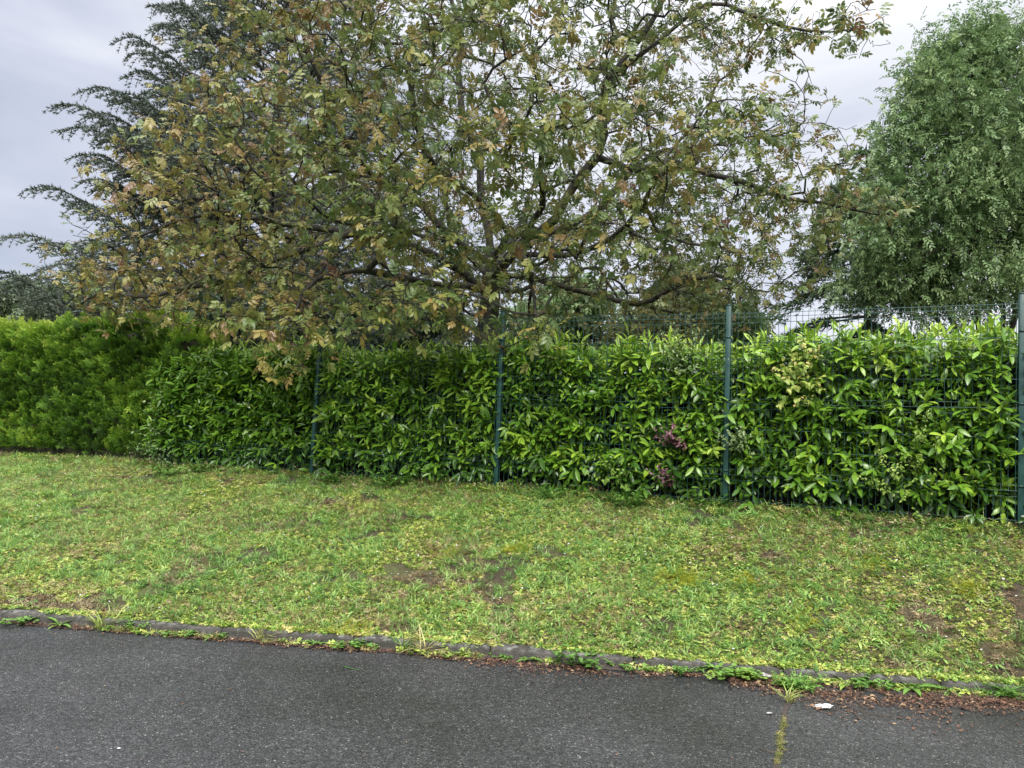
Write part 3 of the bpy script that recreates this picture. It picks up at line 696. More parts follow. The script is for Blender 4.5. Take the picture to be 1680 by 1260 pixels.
far_tree('garden_tree', 'dark green tree behind the walnut low on the left', 440, 440, 570, 19, 300, 700, LEAF_DK, 18, sc=(.25, .45))
rng = np.random.default_rng(99)

# ------------------------------------------------------------------ laurel hedge
def fpt(s, off=0.0, z=0.0):
    """point on the fence line, s metres left of the right-hand post, off metres behind it, z above the bank"""
    s = np.asarray(s, float); off = np.asarray(off, float); z = np.asarray(z, float)
    base = np.array([4.37, 6.6, BASEZ])
    return base+s[..., None]*FD-off[..., None]*FN+z[..., None]*np.array([0, 0, 1.])
LH0, LH1 = -2.7, 10.35
hedge = empty('laurel_hedge', fpt(4.0, .6, 0)); tag(hedge, 'long clipped laurel hedge with glossy leaves pushing through the green mesh fence', 'hedge')
def htop(s): return 1.62+.06*np.interp(s, [-2, 2, 4, 12], [.8, .3, -.3, -.8])+.05*np.sin(s*1.7)+.04*np.sin(s*4.1+1)
# closed core of a hedge, coloured dark for the shade between its leaves
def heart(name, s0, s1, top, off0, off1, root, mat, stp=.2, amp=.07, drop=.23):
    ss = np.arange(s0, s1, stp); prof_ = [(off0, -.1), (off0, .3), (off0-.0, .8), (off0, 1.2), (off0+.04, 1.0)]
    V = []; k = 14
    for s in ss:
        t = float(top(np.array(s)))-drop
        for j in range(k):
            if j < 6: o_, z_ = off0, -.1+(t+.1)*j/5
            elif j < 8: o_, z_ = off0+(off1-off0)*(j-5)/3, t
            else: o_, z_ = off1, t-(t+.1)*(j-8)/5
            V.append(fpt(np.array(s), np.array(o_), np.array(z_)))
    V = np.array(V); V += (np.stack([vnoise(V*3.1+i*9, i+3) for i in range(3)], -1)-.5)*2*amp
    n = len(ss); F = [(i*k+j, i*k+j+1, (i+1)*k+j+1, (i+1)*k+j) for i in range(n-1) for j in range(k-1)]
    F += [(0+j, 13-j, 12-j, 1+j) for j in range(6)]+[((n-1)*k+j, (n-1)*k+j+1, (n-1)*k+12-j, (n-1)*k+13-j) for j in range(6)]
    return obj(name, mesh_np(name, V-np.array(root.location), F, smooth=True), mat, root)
HEART = bark_mat('shade_core', (.004, .007, .003), (.014, .022, .008), None, 25)  # near-black green: the hedge's interior shade put into the colour
heart('shade_core', LH0+.1, LH1-.15, htop, .30, .95, hedge, HEART)
def shoots(s0, s1, n, mode):
    s = rng.uniform(s0, s1, n)
    if mode == 'face':
        z = rng.uniform(.12, 1, n)**.9*(htop(s)-.08); off = rng.uniform(.0, .25, n)
        ax = FN*1.0+np.array([0, 0, .45])+rng.normal(size=(n, 3))*.55
    elif mode == 'low':
        z = rng.uniform(.08, .45, n); off = rng.uniform(-.02, .25, n); ax = FN+np.array([0, 0, -.2])+rng.normal(size=(n, 3))*.5
    else:
        z = htop(s)-rng.uniform(.0, .34, n); off = rng.uniform(.0, .95, n); ax = np.array([0, 0, 1.])+FN*.25*(off[:, None] < .3)+rng.normal(size=(n, 3))*.42
    base = fpt(s, off, z); return base, norm(ax), s, z, off
pos, dr, up, scl, tint = [], [], [], [], []
for mode, n in (('face', 4900), ('low', 650), ('top', 1700)):
    B, AX, s, z, off = shoots(LH0, LH1, n, mode)
    # gaps and clumps
    keep = fbm(B*2.4, 61) > (.20 if mode == 'face' else .1); B, AX, s, z = B[keep], AX[keep], s[keep], z[keep]
    for b0, ax, s_, z_ in zip(B, AX, s, z):
        k = rng.integers(5, 9); ph = rng.uniform(0, 6.28); ref = np.cross(ax, [0.2, .1, 1.]); ref /= np.linalg.norm(ref); r2 = np.cross(ax, ref); ln = rng.uniform(.07, .165)
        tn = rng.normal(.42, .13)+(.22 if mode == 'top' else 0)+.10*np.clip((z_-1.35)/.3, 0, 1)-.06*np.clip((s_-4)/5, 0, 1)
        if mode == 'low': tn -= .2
        for i in range(k):
            a = ph+i*2.4; out_ = ref*math.cos(a)+r2*math.sin(a); f = i/k
            op = 1.15-.75*f; d = ax*math.cos(op)+out_*math.sin(op)
            pos.append(b0+ax*ln*(f*1.2)+rng.normal(size=3)*.008); d = d+np.array([0, 0, -.34*(1-f)]); dr.append(d)
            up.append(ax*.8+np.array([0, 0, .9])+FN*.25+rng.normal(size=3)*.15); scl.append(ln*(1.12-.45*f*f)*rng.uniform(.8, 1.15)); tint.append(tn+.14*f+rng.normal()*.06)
pos, dr, up, scl, tint = map(np.array, (pos, dr, up, scl, tint)); tint = np.clip(tint, 0, 1)
yell = rng.random(len(pos)) < .004; 
Rm = frames(dr, up)
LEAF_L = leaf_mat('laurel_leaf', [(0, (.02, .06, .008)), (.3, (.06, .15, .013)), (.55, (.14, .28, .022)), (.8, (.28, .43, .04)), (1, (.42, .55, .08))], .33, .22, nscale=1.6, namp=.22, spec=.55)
rel = pos-np.array([4.37, 6.6, BASEZ]); sl_ = rel@FD; ol_ = -(rel@FN); near_post = np.zeros(len(pos), bool)
for (bx, by, dd, tx, ty) in posts_px:
    for q_ in (P(bx, by, dd), P(tx, ty, dd)):
        pass
    b0_, t0_ = P(bx, by, dd), P(tx, ty, dd); f_ = np.clip(rel[:, 2]/2, 0, 1); pc = (b0_-[4.37, 6.6, BASEZ])@FD+f_*((t0_-b0_)@FD); near_post |= (np.abs(sl_-pc) < .085) & (ol_ < .12) & (rng.random(len(pos)) < .93)
kq = ~near_post; pos, Rm, scl, tint = pos[kq], Rm[kq], scl[kq], tint[kq]
kinds = rng.integers(0, 3, len(pos))
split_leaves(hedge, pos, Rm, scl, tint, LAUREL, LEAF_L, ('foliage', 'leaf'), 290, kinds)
print('laurel leaves', len(pos))
# stems at the foot
parts = []
V, F = [], []
for i in range(46):
    s = rng.uniform(LH0, LH1); a = fpt(np.array(s), np.array(rng.uniform(.15, .6)), np.array(-.08)); b_ = a+np.array([rng.normal()*.12, rng.normal()*.1, rng.uniform(.6, .9)]); q = len(V); rr0 = rng.uniform(.008, .02)
    for c, rr1 in ((a, rr0), (b_, rr0*.6)):
        for k in range(5): V.append(c+np.array([math.cos(k*1.2566), math.sin(k*1.2566), 0])*rr1)
    F += [(q+k, q+(k+1) % 5, q+5+(k+1) % 5, q+5+k) for k in range(5)]
obj('stems', mesh_np('stems', np.array(V)-np.array(hedge.location), F, smooth=True), BARK_D, hedge)['kind'] = 'stuff'

# ------------------------------------------------------------------ conifer hedge on the left
th = empty('conifer_hedge', fpt(13.0, .6, 0)); tag(th, 'dense feathery conifer hedge at the left, taller than the laurel hedge', 'hedge')
def ttop(s): return 2.02+.05*np.sin(s*1.3)+.04*np.sin(s*3.7)-.18*np.clip((10.9-s)/1.0, 0, 1)
TH0, TH1 = 9.95, 19.0
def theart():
    return heart('shade_core', TH0+.15, TH1, lambda s: ttop(s)+.02, .22, 1.0, th, bark_mat('conifer_inner', (.012, .013, .006), (.045, .045, .018), None, 25), amp=.06, drop=.16)
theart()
def fan(seed):
    """flat feathery spray, unit length along y"""
    r = np.random.default_rng(seed); V = []; F3 = []
    def sliver(a, b, wd):
        a, b = np.array(a, float), np.array(b, float); d = b-a; s = np.cross(d, [0, 0, 1.]); s = s/np.linalg.norm(s)*wd; o = len(V)
        V.extend([a-s*.6, a+s*.6, b]); F3.append((o, o+1, o+2))
    for i in range(7):
        t = .08+i/7*.85; c = np.array([0, t, -.12*t*t])
        for sg in (-1, 1):
            ln = (.48-.35*t)*r.uniform(.8, 1.2); an = .75+r.normal()*.1; e_ = c+np.array([sg*math.sin(an)*ln, math.cos(an)*ln, -.08+r.normal()*.05])
            sliver(c, e_, .05)
            for h in (.4, .7):
                c2 = c+(e_-c)*h
                for s2 in (-1, 1):
                    a2 = an+s2*.7; l2 = ln*.38*r.uniform(.7, 1.2); sliver(c2, c2+np.array([sg*math.sin(a2)*l2, math.cos(a2)*l2, r.normal()*.04]), .048)
    sliver((0, 0, 0), (0, 1, -.12), .03)
    return np.array(V), [], F3
FAN = [fan(s) for s in range(3)]
n = 7000; s = rng.uniform(TH0, TH1, n)**1.0
mode = rng.random(n); z = np.where(mode < .8, rng.uniform(.06, 1, n)*(ttop(s)-.02), ttop(s)-rng.uniform(-.02, .12, n)); off = np.where(mode < .8, rng.uniform(.02, .22, n), rng.uniform(.05, 1.0, n))
rightend = (s < TH0+.5) & (rng.random(n) < .5); off = np.where(rightend, rng.uniform(.0, .8, n), off)
bulge = (fbm(np.stack([s*1.6, z*1.6, s*0], -1), 91)-.5)*.28
pos = fpt(s, off-bulge+.03, z)
ax = FN*.9+np.array([.25, 0, .7])+rng.normal(size=(n, 3))*.34+(mode >= .8)[:, None]*np.array([0, 0, 1.6]); ax += rightend[:, None]*(-FD)*.9
Rm = frames(ax, rng.normal(size=(n, 3))+np.array([0, 0, .4])); sc = rng.uniform(.13, .29, n)
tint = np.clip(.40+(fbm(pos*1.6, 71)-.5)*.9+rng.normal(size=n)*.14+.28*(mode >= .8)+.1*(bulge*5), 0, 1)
LEAF_T = leaf_mat('conifer_foliage', [(0, (.022, .055, .008)), (.35, (.075, .17, .016)), (.6, (.16, .31, .028)), (.85, (.29, .45, .045)), (1, (.40, .50, .07))], .6, .18, nscale=2.2, namp=.35)
kk = rng.integers(0, 3, n)
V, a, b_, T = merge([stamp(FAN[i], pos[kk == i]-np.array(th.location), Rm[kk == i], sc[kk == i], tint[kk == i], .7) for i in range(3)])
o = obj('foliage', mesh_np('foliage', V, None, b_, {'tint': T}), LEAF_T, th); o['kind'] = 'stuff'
print('fan tris', len(b_))

# ------------------------------------------------------------------ fence
m, nt, out = new_mat('green_coated_steel')
geo = N(nt, 'ShaderNodeNewGeometry'); n1 = N(nt, 'ShaderNodeTexNoise', ins={'Scale': 12.0, 'Detail': 5.0, 'Roughness': .6}); L(nt, geo.outputs['Position'], n1.inputs['Vector'])
r1 = ramp(nt, [(.35, (.008, .040, .035)), (.65, (.013, .062, .052))], n1.outputs['Fac'])
b = N(nt, 'ShaderNodeBsdfPrincipled', ins={'Roughness': .38}); L(nt, r1.outputs[0], b.inputs['Base Color'])
rr = N(nt, 'ShaderNodeMapRange', ins={1: .3, 2: .7, 3: .3, 4: .55}); L(nt, n1.outputs['Fac'], rr.inputs[0]); L(nt, rr.outputs[0], b.inputs['Roughness']); L(nt, b.outputs[0], out.inputs[0])
GREEN = m
m, nt, out = new_mat('green_wire'); b = N(nt, 'ShaderNodeBsdfPrincipled', ins={'Base Color': (.014, .06, .055, 1), 'Roughness': .35}); n1 = N(nt, 'ShaderNodeTexNoise', ins={'Scale': 30.0}); r1 = ramp(nt, [(.3, (.01, .05, .045)), (.7, (.03, .085, .08))], n1.outputs['Fac']); L(nt, r1.outputs[0], b.inputs['Base Color']); L(nt, b.outputs[0], out.inputs[0]); WIRE = m
fence = empty('mesh_fence', fpt(2.5, 0, 0)); tag(fence, 'dark green welded mesh fence with square posts in front of the laurel hedge', 'fence')
FO = np.array(fence.location)
def box_between(a, b_, hx, hy, ux, uy):
    V = []
    for c in (a, b_):
        for sx_, sy_ in ((-1, -1), (1, -1), (1, 1), (-1, 1)): V.append(c+ux*hx*sx_+uy*hy*sy_)
    return V, [(0, 1, 5, 4), (1, 2, 6, 5), (2, 3, 7, 6), (3, 0, 4, 7), (4, 5, 6, 7), (3, 2, 1, 0)]
tops = []; bases = []
for (bx, by, dd, tx, ty) in posts_px: bases.append(P(bx, by, dd)); tops.append(P(tx, ty, dd))
d0 = FD*2.5
bases = [bases[0]+d0*.985, *bases, bases[-1]-d0]; tops = [tops[0]+d0*.985, *tops, tops[-1]-d0]
tops[0] = bases[0]+np.array([0, 0, .95])
for i, (a, t) in enumerate(zip(bases, tops)):
    a2 = a.copy(); a2[2] = min(a[2], BASEZ)-.15
    V, F = box_between(a2+FN*0, t, .025, .025, FD, FN)
    me = mesh_np('post', np.array(V)-FO, F); o = obj('post', me, GREEN, fence)
    bv = o.modifiers.new('bevel', 'BEVEL'); bv.width = .004; bv.segments = 2
    V, F = box_between(t, t+np.array([0, 0, .012]), .028, .028, FD, FN); o2 = obj('cap', mesh_np('cap', np.array(V)-FO, F), GREEN, o)
    for zc in ((.35, 1.05, 1.68) if i else (.35, .8)):
        f = zc/(2.0 if i else .95); c = a+(t-a)*f; V, F = box_between(c-[0, 0, .009], c+[0, 0, .009], .028, .004, FD, FN); V = np.array(V)+FN*.028
        obj('clip', mesh_np('clip', V-FO, F), GREEN, o)
rows = [.06, .26, .31, .36, .56, .76, .96, 1.01, 1.06, 1.26, 1.46, 1.62, 1.82, 1.87, 1.915]
fold = {.31: .028, 1.01: .028, 1.87: .028}
for i in range(len(bases)-1):
    a, b_ = bases[i], bases[i+1]; ta, tb = tops[i], tops[i+1]
    if i == 0: pass
    pan = bpy.data.objects.new('mesh_panel', None); COL.objects.link(pan); pan.parent = fence; V = []; F = []
    def flush():
        obj('wire', mesh_np('wire', np.array(V)-FO, F), WIRE, pan); V.clear(); F.clear()
    def pt(u, z):
        ca = a+(ta-a)*(z/2.0) if i else a+np.array([0, 0, z]); cb = b_+(tb-b_)*(z/2.0); return ca+(cb-ca)*u
    span = np.linalg.norm(b_-a); m0 = .032/span
    def wire(p, q, rad):
        d = norm((q-p)[None])[0]; x = norm(np.cross(d, [.1, .9, .3])[None])[0]; y = np.cross(d, x); s0 = len(V)
        for c in (p, q):
            for k in range(4): V.append(c+(x*math.cos(k*math.pi/2)+y*math.sin(k*math.pi/2))*rad)
        F.extend([(s0+k, s0+(k+1) % 4, s0+4+(k+1) % 4, s0+4+k) for k in range(4)])
    rws = rows if i else [r_ for r_ in rows if r_ < .9]
    for z in rws:
        o_ = FN*(fold.get(z, 0)+.026); 
        seg = 6; us = np.linspace(m0, 1-m0, seg+1)
        for k in range(seg): wire(pt(us[k], z)+o_, pt(us[k+1], z)+o_, .0027)
        flush()
    zt = rws[-1]+.025
    for u in np.linspace(m0*1.3, 1-m0*1.3, 45):
        zs = [.03]+rws+[zt]
        key = [(.03, 0), (.26, 0), (.31, .028), (.36, 0), (.96, 0), (1.01, .028), (1.06, 0), (1.82, 0), (1.87, .028), (1.915, 0), (1.94, 0)]
        key = [k_ for k_ in key if k_[0] <= zt+.001]
        for (z0, f0), (z1, f1) in zip(key, key[1:]): wire(pt(u, z0)+FN*(f0+.021), pt(u, z1)+FN*(f1+.021), .0024)
        flush()

# ------------------------------------------------------------------ lawn cover (instanced leaves on the bank)
def gn_scatter(name, pts, scale, kind, templates, label, cat, tilt=.35, zrot=None):
    """one object of points; geometry nodes put a leaf clump on each"""
    me = bpy.data.meshes.new(name); me.vertices.add(len(pts)); me.vertices.foreach_set('co', np.asarray(pts, np.float32).ravel())
    rot = np.stack([rng.normal(size=len(pts))*tilt, rng.normal(size=len(pts))*tilt, rng.uniform(0, 6.283, len(pts)) if zrot is None else zrot], -1)
    a = me.attributes.new('rot', 'FLOAT_VECTOR', 'POINT'); a.data.foreach_set('vector', rot.astype(np.float32).ravel())
    a = me.attributes.new('scl', 'FLOAT', 'POINT'); a.data.foreach_set('value', np.asarray(scale, np.float32))
    a = me.attributes.new('knd', 'INT', 'POINT'); a.data.foreach_set('value', np.asarray(kind, np.int32))
    o = bpy.data.objects.new(name, me); COL.objects.link(o)
    ng = bpy.data.node_groups.new(name, 'GeometryNodeTree'); ng.interface.new_socket('Geometry', in_out='INPUT', socket_type='NodeSocketGeometry'); ng.interface.new_socket('Geometry', in_out='OUTPUT', socket_type='NodeSocketGeometry')
    gi = N(ng, 'NodeGroupInput'); go = N(ng, 'NodeGroupOutput'); jn = N(ng, 'GeometryNodeJoinGeometry')
    def attr(nm, dt): n_ = N(ng, 'GeometryNodeInputNamedAttribute', data_type=dt); n_.inputs['Name'].default_value = nm; return [s for s in n_.outputs if s.enabled and s.name == 'Attribute'][0]
    ro, sc_, kn_ = attr('rot', 'FLOAT_VECTOR'), attr('scl', 'FLOAT'), attr('knd', 'INT')
    mtp = N(ng, 'GeometryNodeMeshToPoints'); L(ng, gi.outputs[0], mtp.inputs[0])
    e2r = N(ng, 'FunctionNodeEulerToRotation'); L(ng, ro, e2r.inputs[0])
    for k, t in enumerate(templates):
        oi = N(ng, 'GeometryNodeObjectInfo'); oi.inputs['Object'].default_value = t; oi.inputs['As Instance'].default_value = True
        cp = N(ng, 'FunctionNodeCompare', data_type='INT', operation='EQUAL'); L(ng, kn_, [s for s in cp.inputs if s.enabled][0]); [s for s in cp.inputs if s.enabled][1].default_value = k
        ip = N(ng, 'GeometryNodeInstanceOnPoints'); L(ng, mtp.outputs[0], ip.inputs['Points']); L(ng, cp.outputs[0], ip.inputs['Selection']); L(ng, oi.outputs['Geometry'], ip.inputs['Instance'])
        L(ng, e2r.outputs[0], ip.inputs['Rotation']); L(ng, sc_, ip.inputs['Scale']); L(ng, ip.outputs[0], jn.inputs[0])
    L(ng, jn.outputs[0], go.inputs[0]); md = o.modifiers.new('scatter', 'NODES'); md.node_group = ng
    return tag(o, label, cat, kind='stuff')
def tmpl_obj(name, t, mat):
    me = mesh_np(name, t[0], t[1] if len(t[1]) else None, t[2] if len(t[2]) else None, {'tint': np.full(len(t[0]), .5)}); me.materials.append(mat); return bpy.data.objects.new(name, me)
def disc_leaf(r_, seed=0):   # rounded small leaflet
    k = 6; V = [(0, 0, 0)]+[(r_*math.cos(i*math.pi*2/k), r_+r_*math.sin(i*math.pi*2/k), .12*r_) for i in range(k)]
    V[0] = (0, r_, 0); return np.array(V), [], [(0, i+1, (i+1) % k+1) for i in range(k)]
def clover(seed, n=7):
    r = np.random.default_rng(seed); out = []
    for i in range(n):
        a = r.uniform(0, 6.28); rad = r.uniform(.1, 1.0); h = r.uniform(.25, .8); c = (math.cos(a)*rad, math.sin(a)*rad, h); th_ = r.uniform(0, 6.28)
        for j in range(3): out.append(trot(disc_leaf(.19), rz=th_+j*2.094, rx=r.normal()*.3, tr=c))
        out.append(strip((c[0]*.3, c[1]*.3, 0), c, .04))
    return tmerge(out)
def rosette(seed, n=9, wd=.22, lift=.5):
    r = np.random.default_rng(seed); out = []
    for i in range(n): out.append(trot(blade(r.uniform(.6, 1.1), wd, .15, .5, shape=[0, .5, 1, .8, 0]), rz=i*2.4+r.normal()*.2, rx=lift*r.uniform(.4, 1.3)))
    return tmerge(out)
def tuft_t(seed, n=11, wd=.06):
    r = np.random.default_rng(seed); out = []
    for i in range(n):
        l = r.uniform(.5, 1.15); sh = [0, 1.0, .8, 0]; out.append(trot(blade(l, wd, .2, .55, shape=sh), rz=r.uniform(0, 6.28), rx=r.uniform(.6, 1.4), tr=(r.normal()*.1, r.normal()*.1, 0)))
    return tmerge(out)
def sprigs(seed, n=10):
    """low creeping stems with tiny leaves"""
    r = np.random.default_rng(seed); out = []
    for i in range(n):
        a = r.uniform(0, 6.28); d = np.array([math.cos(a), math.sin(a), r.uniform(.1, .9)]); ln = r.uniform(.5, 1.1)
        out.append(strip((0, 0, 0), tuple(d*ln), .03))
        for j in range(4): out.append(trot(blade(r.uniform(.18, .32), .5, .1, .2, shape=[0, 1, .8, 0]), rz=r.uniform(0, 6.28), rx=r.uniform(-.2, .8), tr=tuple(d*ln*(.4+j*.2))))
    return tmerge(out)
def daisy(seed):
    r = np.random.default_rng(seed); out = []; V = [(0, 0, 1.0)]; k = 9
    for i in range(k*2):
        a = i*math.pi/k; rr_1 = .42 if i % 2 == 0 else .24; V.append((rr_1*math.cos(a), rr_1*math.sin(a), 1.05))
    return np.array(V), [], [(0, i+1, (i+1) % (2*k)+1) for i in range(2*k)]
LAWN = leaf_mat('lawn_leaf', [(0, (.085, .18, .03)), (.3, (.24, .38, .055)), (.55, (.42, .53, .10)), (.78, (.56, .60, .15)), (1, (.58, .48, .20))], .42, .25, use='inst', nscale=1.7, namp=1.2)
LAWN2 = leaf_mat('weed_leaf', [(0, (.09, .21, .05)), (.5, (.22, .42, .09)), (1, (.42, .57, .17))], .45, .25, use='inst', nscale=2.0, namp=.5)
BRN = leaf_mat('dry_stems', [(0, (.13, .08, .05)), (.5, (.27, .19, .09)), (1, (.48, .42, .22))], .7, .15, use='inst', nscale=2.0, namp=.5)
YEL = leaf_mat('yellow_stonecrop', [(0, (.24, .30, .03)), (.5, (.42, .44, .04)), (1, (.58, .52, .05))], .5, .25, use='inst', nscale=4, namp=.4)
WHT = leaf_mat('daisy_petals', [(0, (.6, .58, .55)), (1, (.8, .78, .76))], .6, .1, use='inst', nscale=4, namp=.4)
T_cl = [tmpl_obj('clover', clover(s), LAWN) for s in range(3)]; T_sp = [tmpl_obj('creeper', sprigs(s), LAWN) for s in range(2)]
T_tf = [tmpl_obj('tuft', tuft_t(s), LAWN2) for s in range(3)]; T_ro = [tmpl_obj('rosette', rosette(s), LAWN2) for s in range(2)]
T_br = [tmpl_obj('dry', sprigs(s+5, 7), BRN) for s in range(2)]; T_dy = [tmpl_obj('daisy', daisy(1), WHT)]
T_ye = [tmpl_obj('stonecrop', sprigs(s+20, 12), YEL) for s in range(2)]
def lawn_pts(n, lo=.10, hi=1.03, bare=.37, seed=1, sc=1.6, xr=(-11, 6.2)):
    out = []; tot = 0
    while tot < n:
        x = rng.uniform(*xr, 60000); ky = kerbY(x); fy = fenceY(x)
        y = rng.uniform(4.6, 15, 60000); v = y-ky; t = v/np.maximum(fy-ky, .9)
        ok = (v > lo) & (t < hi) & (np.abs(x) < .72*y+.4)
        x, y = x[ok], y[ok]; g = fbm(np.stack([x*sc, y*sc, x*0], -1), seed)
        ok = g > bare; x, y = x[ok], y[ok]; dist = np.hypot(x, y); ok = rng.random(len(x)) < np.clip(7.5/dist, 0, 1)**1.0
        p = np.stack([x[ok], y[ok]], -1); out.append(p); tot += len(p)
    p = np.concatenate(out)[:n]; return np.column_stack([p, gh(p[:, 0], p[:, 1])])
p = lawn_pts(140000, lo=.05, bare=.33, sc=2.6); n = len(p); k = rng.integers(0, 5, n)
gn_scatter('clover_cover', p, rng.uniform(.010, .021, n)*(1+.15*(p[:, 1] > 8)), k, T_cl+T_sp, 'low mixed clover and creeping weeds covering the grass bank', 'ground cover')
p = lawn_pts(11000, bare=.36, seed=5, sc=1.2); n = len(p)
gn_scatter('grass_tufts', p, rng.uniform(.04, .09, n), rng.integers(0, 3, n), T_tf, 'bright green grass blades scattered over the bank', 'grass', tilt=.2)
p = lawn_pts(2300, bare=.50, seed=8, sc=.9); n = len(p)
gn_scatter('broadleaf_weeds', p, rng.uniform(.04, .085, n), rng.integers(0, 2, n), T_ro, 'flat rosettes of broad leaved weeds in the bank', 'weeds', tilt=.2)
p = lawn_pts(16000, bare=.48, seed=15, sc=2.2); n = len(p)
gn_scatter('dry_growth', p, rng.uniform(.025, .05, n), rng.integers(0, 2, n), T_br, 'dry brownish stems and seed heads among the bank weeds', 'ground cover')
p = lawn_pts(7500, bare=.42, seed=12, sc=.8); t = (p[:, 1]-kerbY(p[:, 0]))/(fenceY(p[:, 0])-kerbY(p[:, 0])); p = p[rng.random(len(p)) < .10+.90*np.clip(t*1.1, 0, 1)**3]; n = len(p)
gn_scatter('daisies', p, rng.uniform(.013, .022, n), np.zeros(n, int), T_dy, 'tiny white daisies dotted over the bank, thickest below the hedges', 'flowers', tilt=.3)
x = rng.uniform(-6, 5, 7000); v = .03+rng.random(7000)**.6*.10; nn = fbm(np.stack([x*2.2, x*0, x*0], -1), 19); ok = v > .122-.12*np.clip((nn-.36)*4.5, 0, 1); x, v = x[ok], v[ok]
gn_scatter('kerb_overgrowth', np.column_stack([x, kerbY(x)+v, np.full(len(x), .07)]), rng.uniform(.014, .034, len(x)), rng.integers(0, 6, len(x)), T_cl+T_sp+[T_br[0]], 'creeping weeds and moss growing over the back edge of the kerb', 'weeds')
x = rng.uniform(-6, 5, 2600); nn = fbm(np.stack([x*3.1, x*0, x*0], -1), 23); ok = nn > .47; x = x[ok]; v = np.abs(rng.normal(size=len(x)))*.035+.005
gn_scatter('gutter_weeds', np.column_stack([x, kerbY(x)-v, np.full(len(x), .008)]), rng.uniform(.014, .04, len(x)), rng.integers(0, 5, len(x)), [T_cl[0], T_sp[0], T_tf[0], T_br[0], T_br[1]], 'small weeds and dry grass rooted along the foot of the kerb', 'weeds')
# fringe at the foot of the hedges
s = rng.uniform(-2, 19, 2600); pp = fpt(s, rng.normal(size=len(s))*.07-.04, s*0); pp[:, 2] = gh(pp[:, 0], pp[:, 1]); n = len(pp)
gn_scatter('hedge_foot_weeds', pp, rng.uniform(.05, .13, n), rng.integers(0, 4, n), [tmpl_obj('tall_tuft', tuft_t(31, 9, .05), LAWN2), tmpl_obj('tall_creeper', sprigs(33, 9), LAWN), tmpl_obj('tall_dry', sprigs(34, 7), BRN), T_ro[0]], 'uncut grass and weeds along the foot of the hedges', 'weeds', tilt=.25)
# yellow-green stonecrop cushions
YEL2 = leaf_mat('yellow_stonecrop_leaf', [(0, (.20, .28, .03)), (.5, (.38, .42, .04)), (1, (.56, .52, .05))], .5, .25, nscale=4, namp=.4)
def on_bank(px, py):
    d = ray(px, py); t = 3.0
    for i in range(2500):
        q = campos+d*t
        if q[2] < float(gh(np.array([q[0]]), np.array([q[1]]))[0]) or (q[2] < 0.0): break
        t += .006
    return q
for (px, py, r_), lb in zip([(580, 1034, .12), (1432, 926, .14), (1105, 945, .16), (1225, 955, .10), (1130, 955, .10), (850, 902, .14), (1590, 968, .10), (1320, 1020, .12), (730, 912, .12)],
        ['bright yellow stonecrop cushion hanging over the kerb top left of the middle', 'yellow stonecrop patch high on the bank below the third and last fence posts', 'widest yellow-green stonecrop patch in the middle of the bank', 'small yellow stonecrop patch on the bank right of the widest one',
         'small yellow stonecrop patch touching the widest one', 'pale yellow-green patch on the bank below the second fence post', 'yellow stonecrop patch at the right end of the bank', 'yellow-green stonecrop patch low on the bank above the mossy road crack', 'faint yellow-green patch on the bank left of the second fence post']):
    c = on_bank(px, py); n = 90; q = c+rng.normal(size=(n, 3))*np.array([r_*.55, r_*.5, 0]); q[:, 2] = gh(q[:, 0], q[:, 1])+.008
    q = q[(q[:, 1]-kerbY(q[:, 0])) > .03]; q[:, 2] = np.maximum(q[:, 2], .085)
    sc_ = rng.uniform(.020, .036, len(q)); Rq = frames(np.column_stack([rng.normal(size=(len(q), 2)), np.zeros(len(q))]), np.array([0, 0, 1.])+rng.normal(size=(len(q), 3))*.15); c0 = c.copy()
    V, a, b_, T = stamp(sprigs(int(px), 10), q-c0, Rq, sc_, np.clip(rng.normal(.5, .2, len(q)), 0, 1)); o = obj('stonecrop', mesh_np('stonecrop', V, a, b_, {'tint': T}), YEL2, None, tuple(c0)); tag(o, lb, 'stonecrop', 'yellow stonecrop patches on the bank')

# ------------------------------------------------------------------ litter on the road edge, moss in the crack
BIT = leaf_mat('fallen_catkins', [(0, (.03, .017, .012)), (.45, (.085, .038, .022)), (.8, (.17, .085, .045)), (1, (.34, .24, .13))], .75, .05, use='inst', nscale=9, namp=.4)
def bit(seed, l, w_): 
    v = np.array([[-w_, 0, 0], [w_, 0, 0.0], [w_*1.2, l*.5, .18*l], [-w_*.9, l*.5, .2*l], [0, l, 0]]); return v, [(0, 1, 2, 3)], [(3, 2, 4)]
T_bt = [tmpl_obj('bit', bit(0, 1, .12), BIT), tmpl_obj('bit', bit(0, 1, .3), BIT), tmpl_obj('bit', bit(0, .6, .05), BIT)]
x = rng.uniform(-5.2, 4.6, 72000); wdt = np.interp(x, [-5, -2.5, -.6, .2, 1.0, 1.6, 2.0, 2.6, 3.2, 4.6], [.04, .07, .09, .24, .14, .20, .42, .44, .22, .12]); dn = np.interp(x, [-5, -2, 0, 1.2, 1.8, 2.8, 4.5], [.25, .4, .5, .6, 1, 1, .7])
v = np.abs(rng.normal(size=len(x)))*wdt*.62
pn = fbm(np.stack([x*5, v*9, x*0], -1), 3); ok = (rng.random(len(x)) < dn*np.where(x > 1.5, 1, .7)) & (pn > np.where(x > 1.5, .33, .42)); x, v = x[ok], v[ok]
q = np.column_stack([x, kerbY(x)-v-.005, .004+rng.random(len(x))*.010])
gn_scatter('road_edge_litter', q, rng.uniform(.006, .019, len(q))*rng.choice([1, 1, 1, 1.8], len(q)), rng.integers(0, 3, len(q)), T_bt, 'reddish brown fallen catkins and leaf scraps along the road edge', 'litter', tilt=.25)
print('litter', len(q))
x = rng.uniform(-4.5, 3.8, 420); v = rng.uniform(.2, 2.2, 420)**1.2
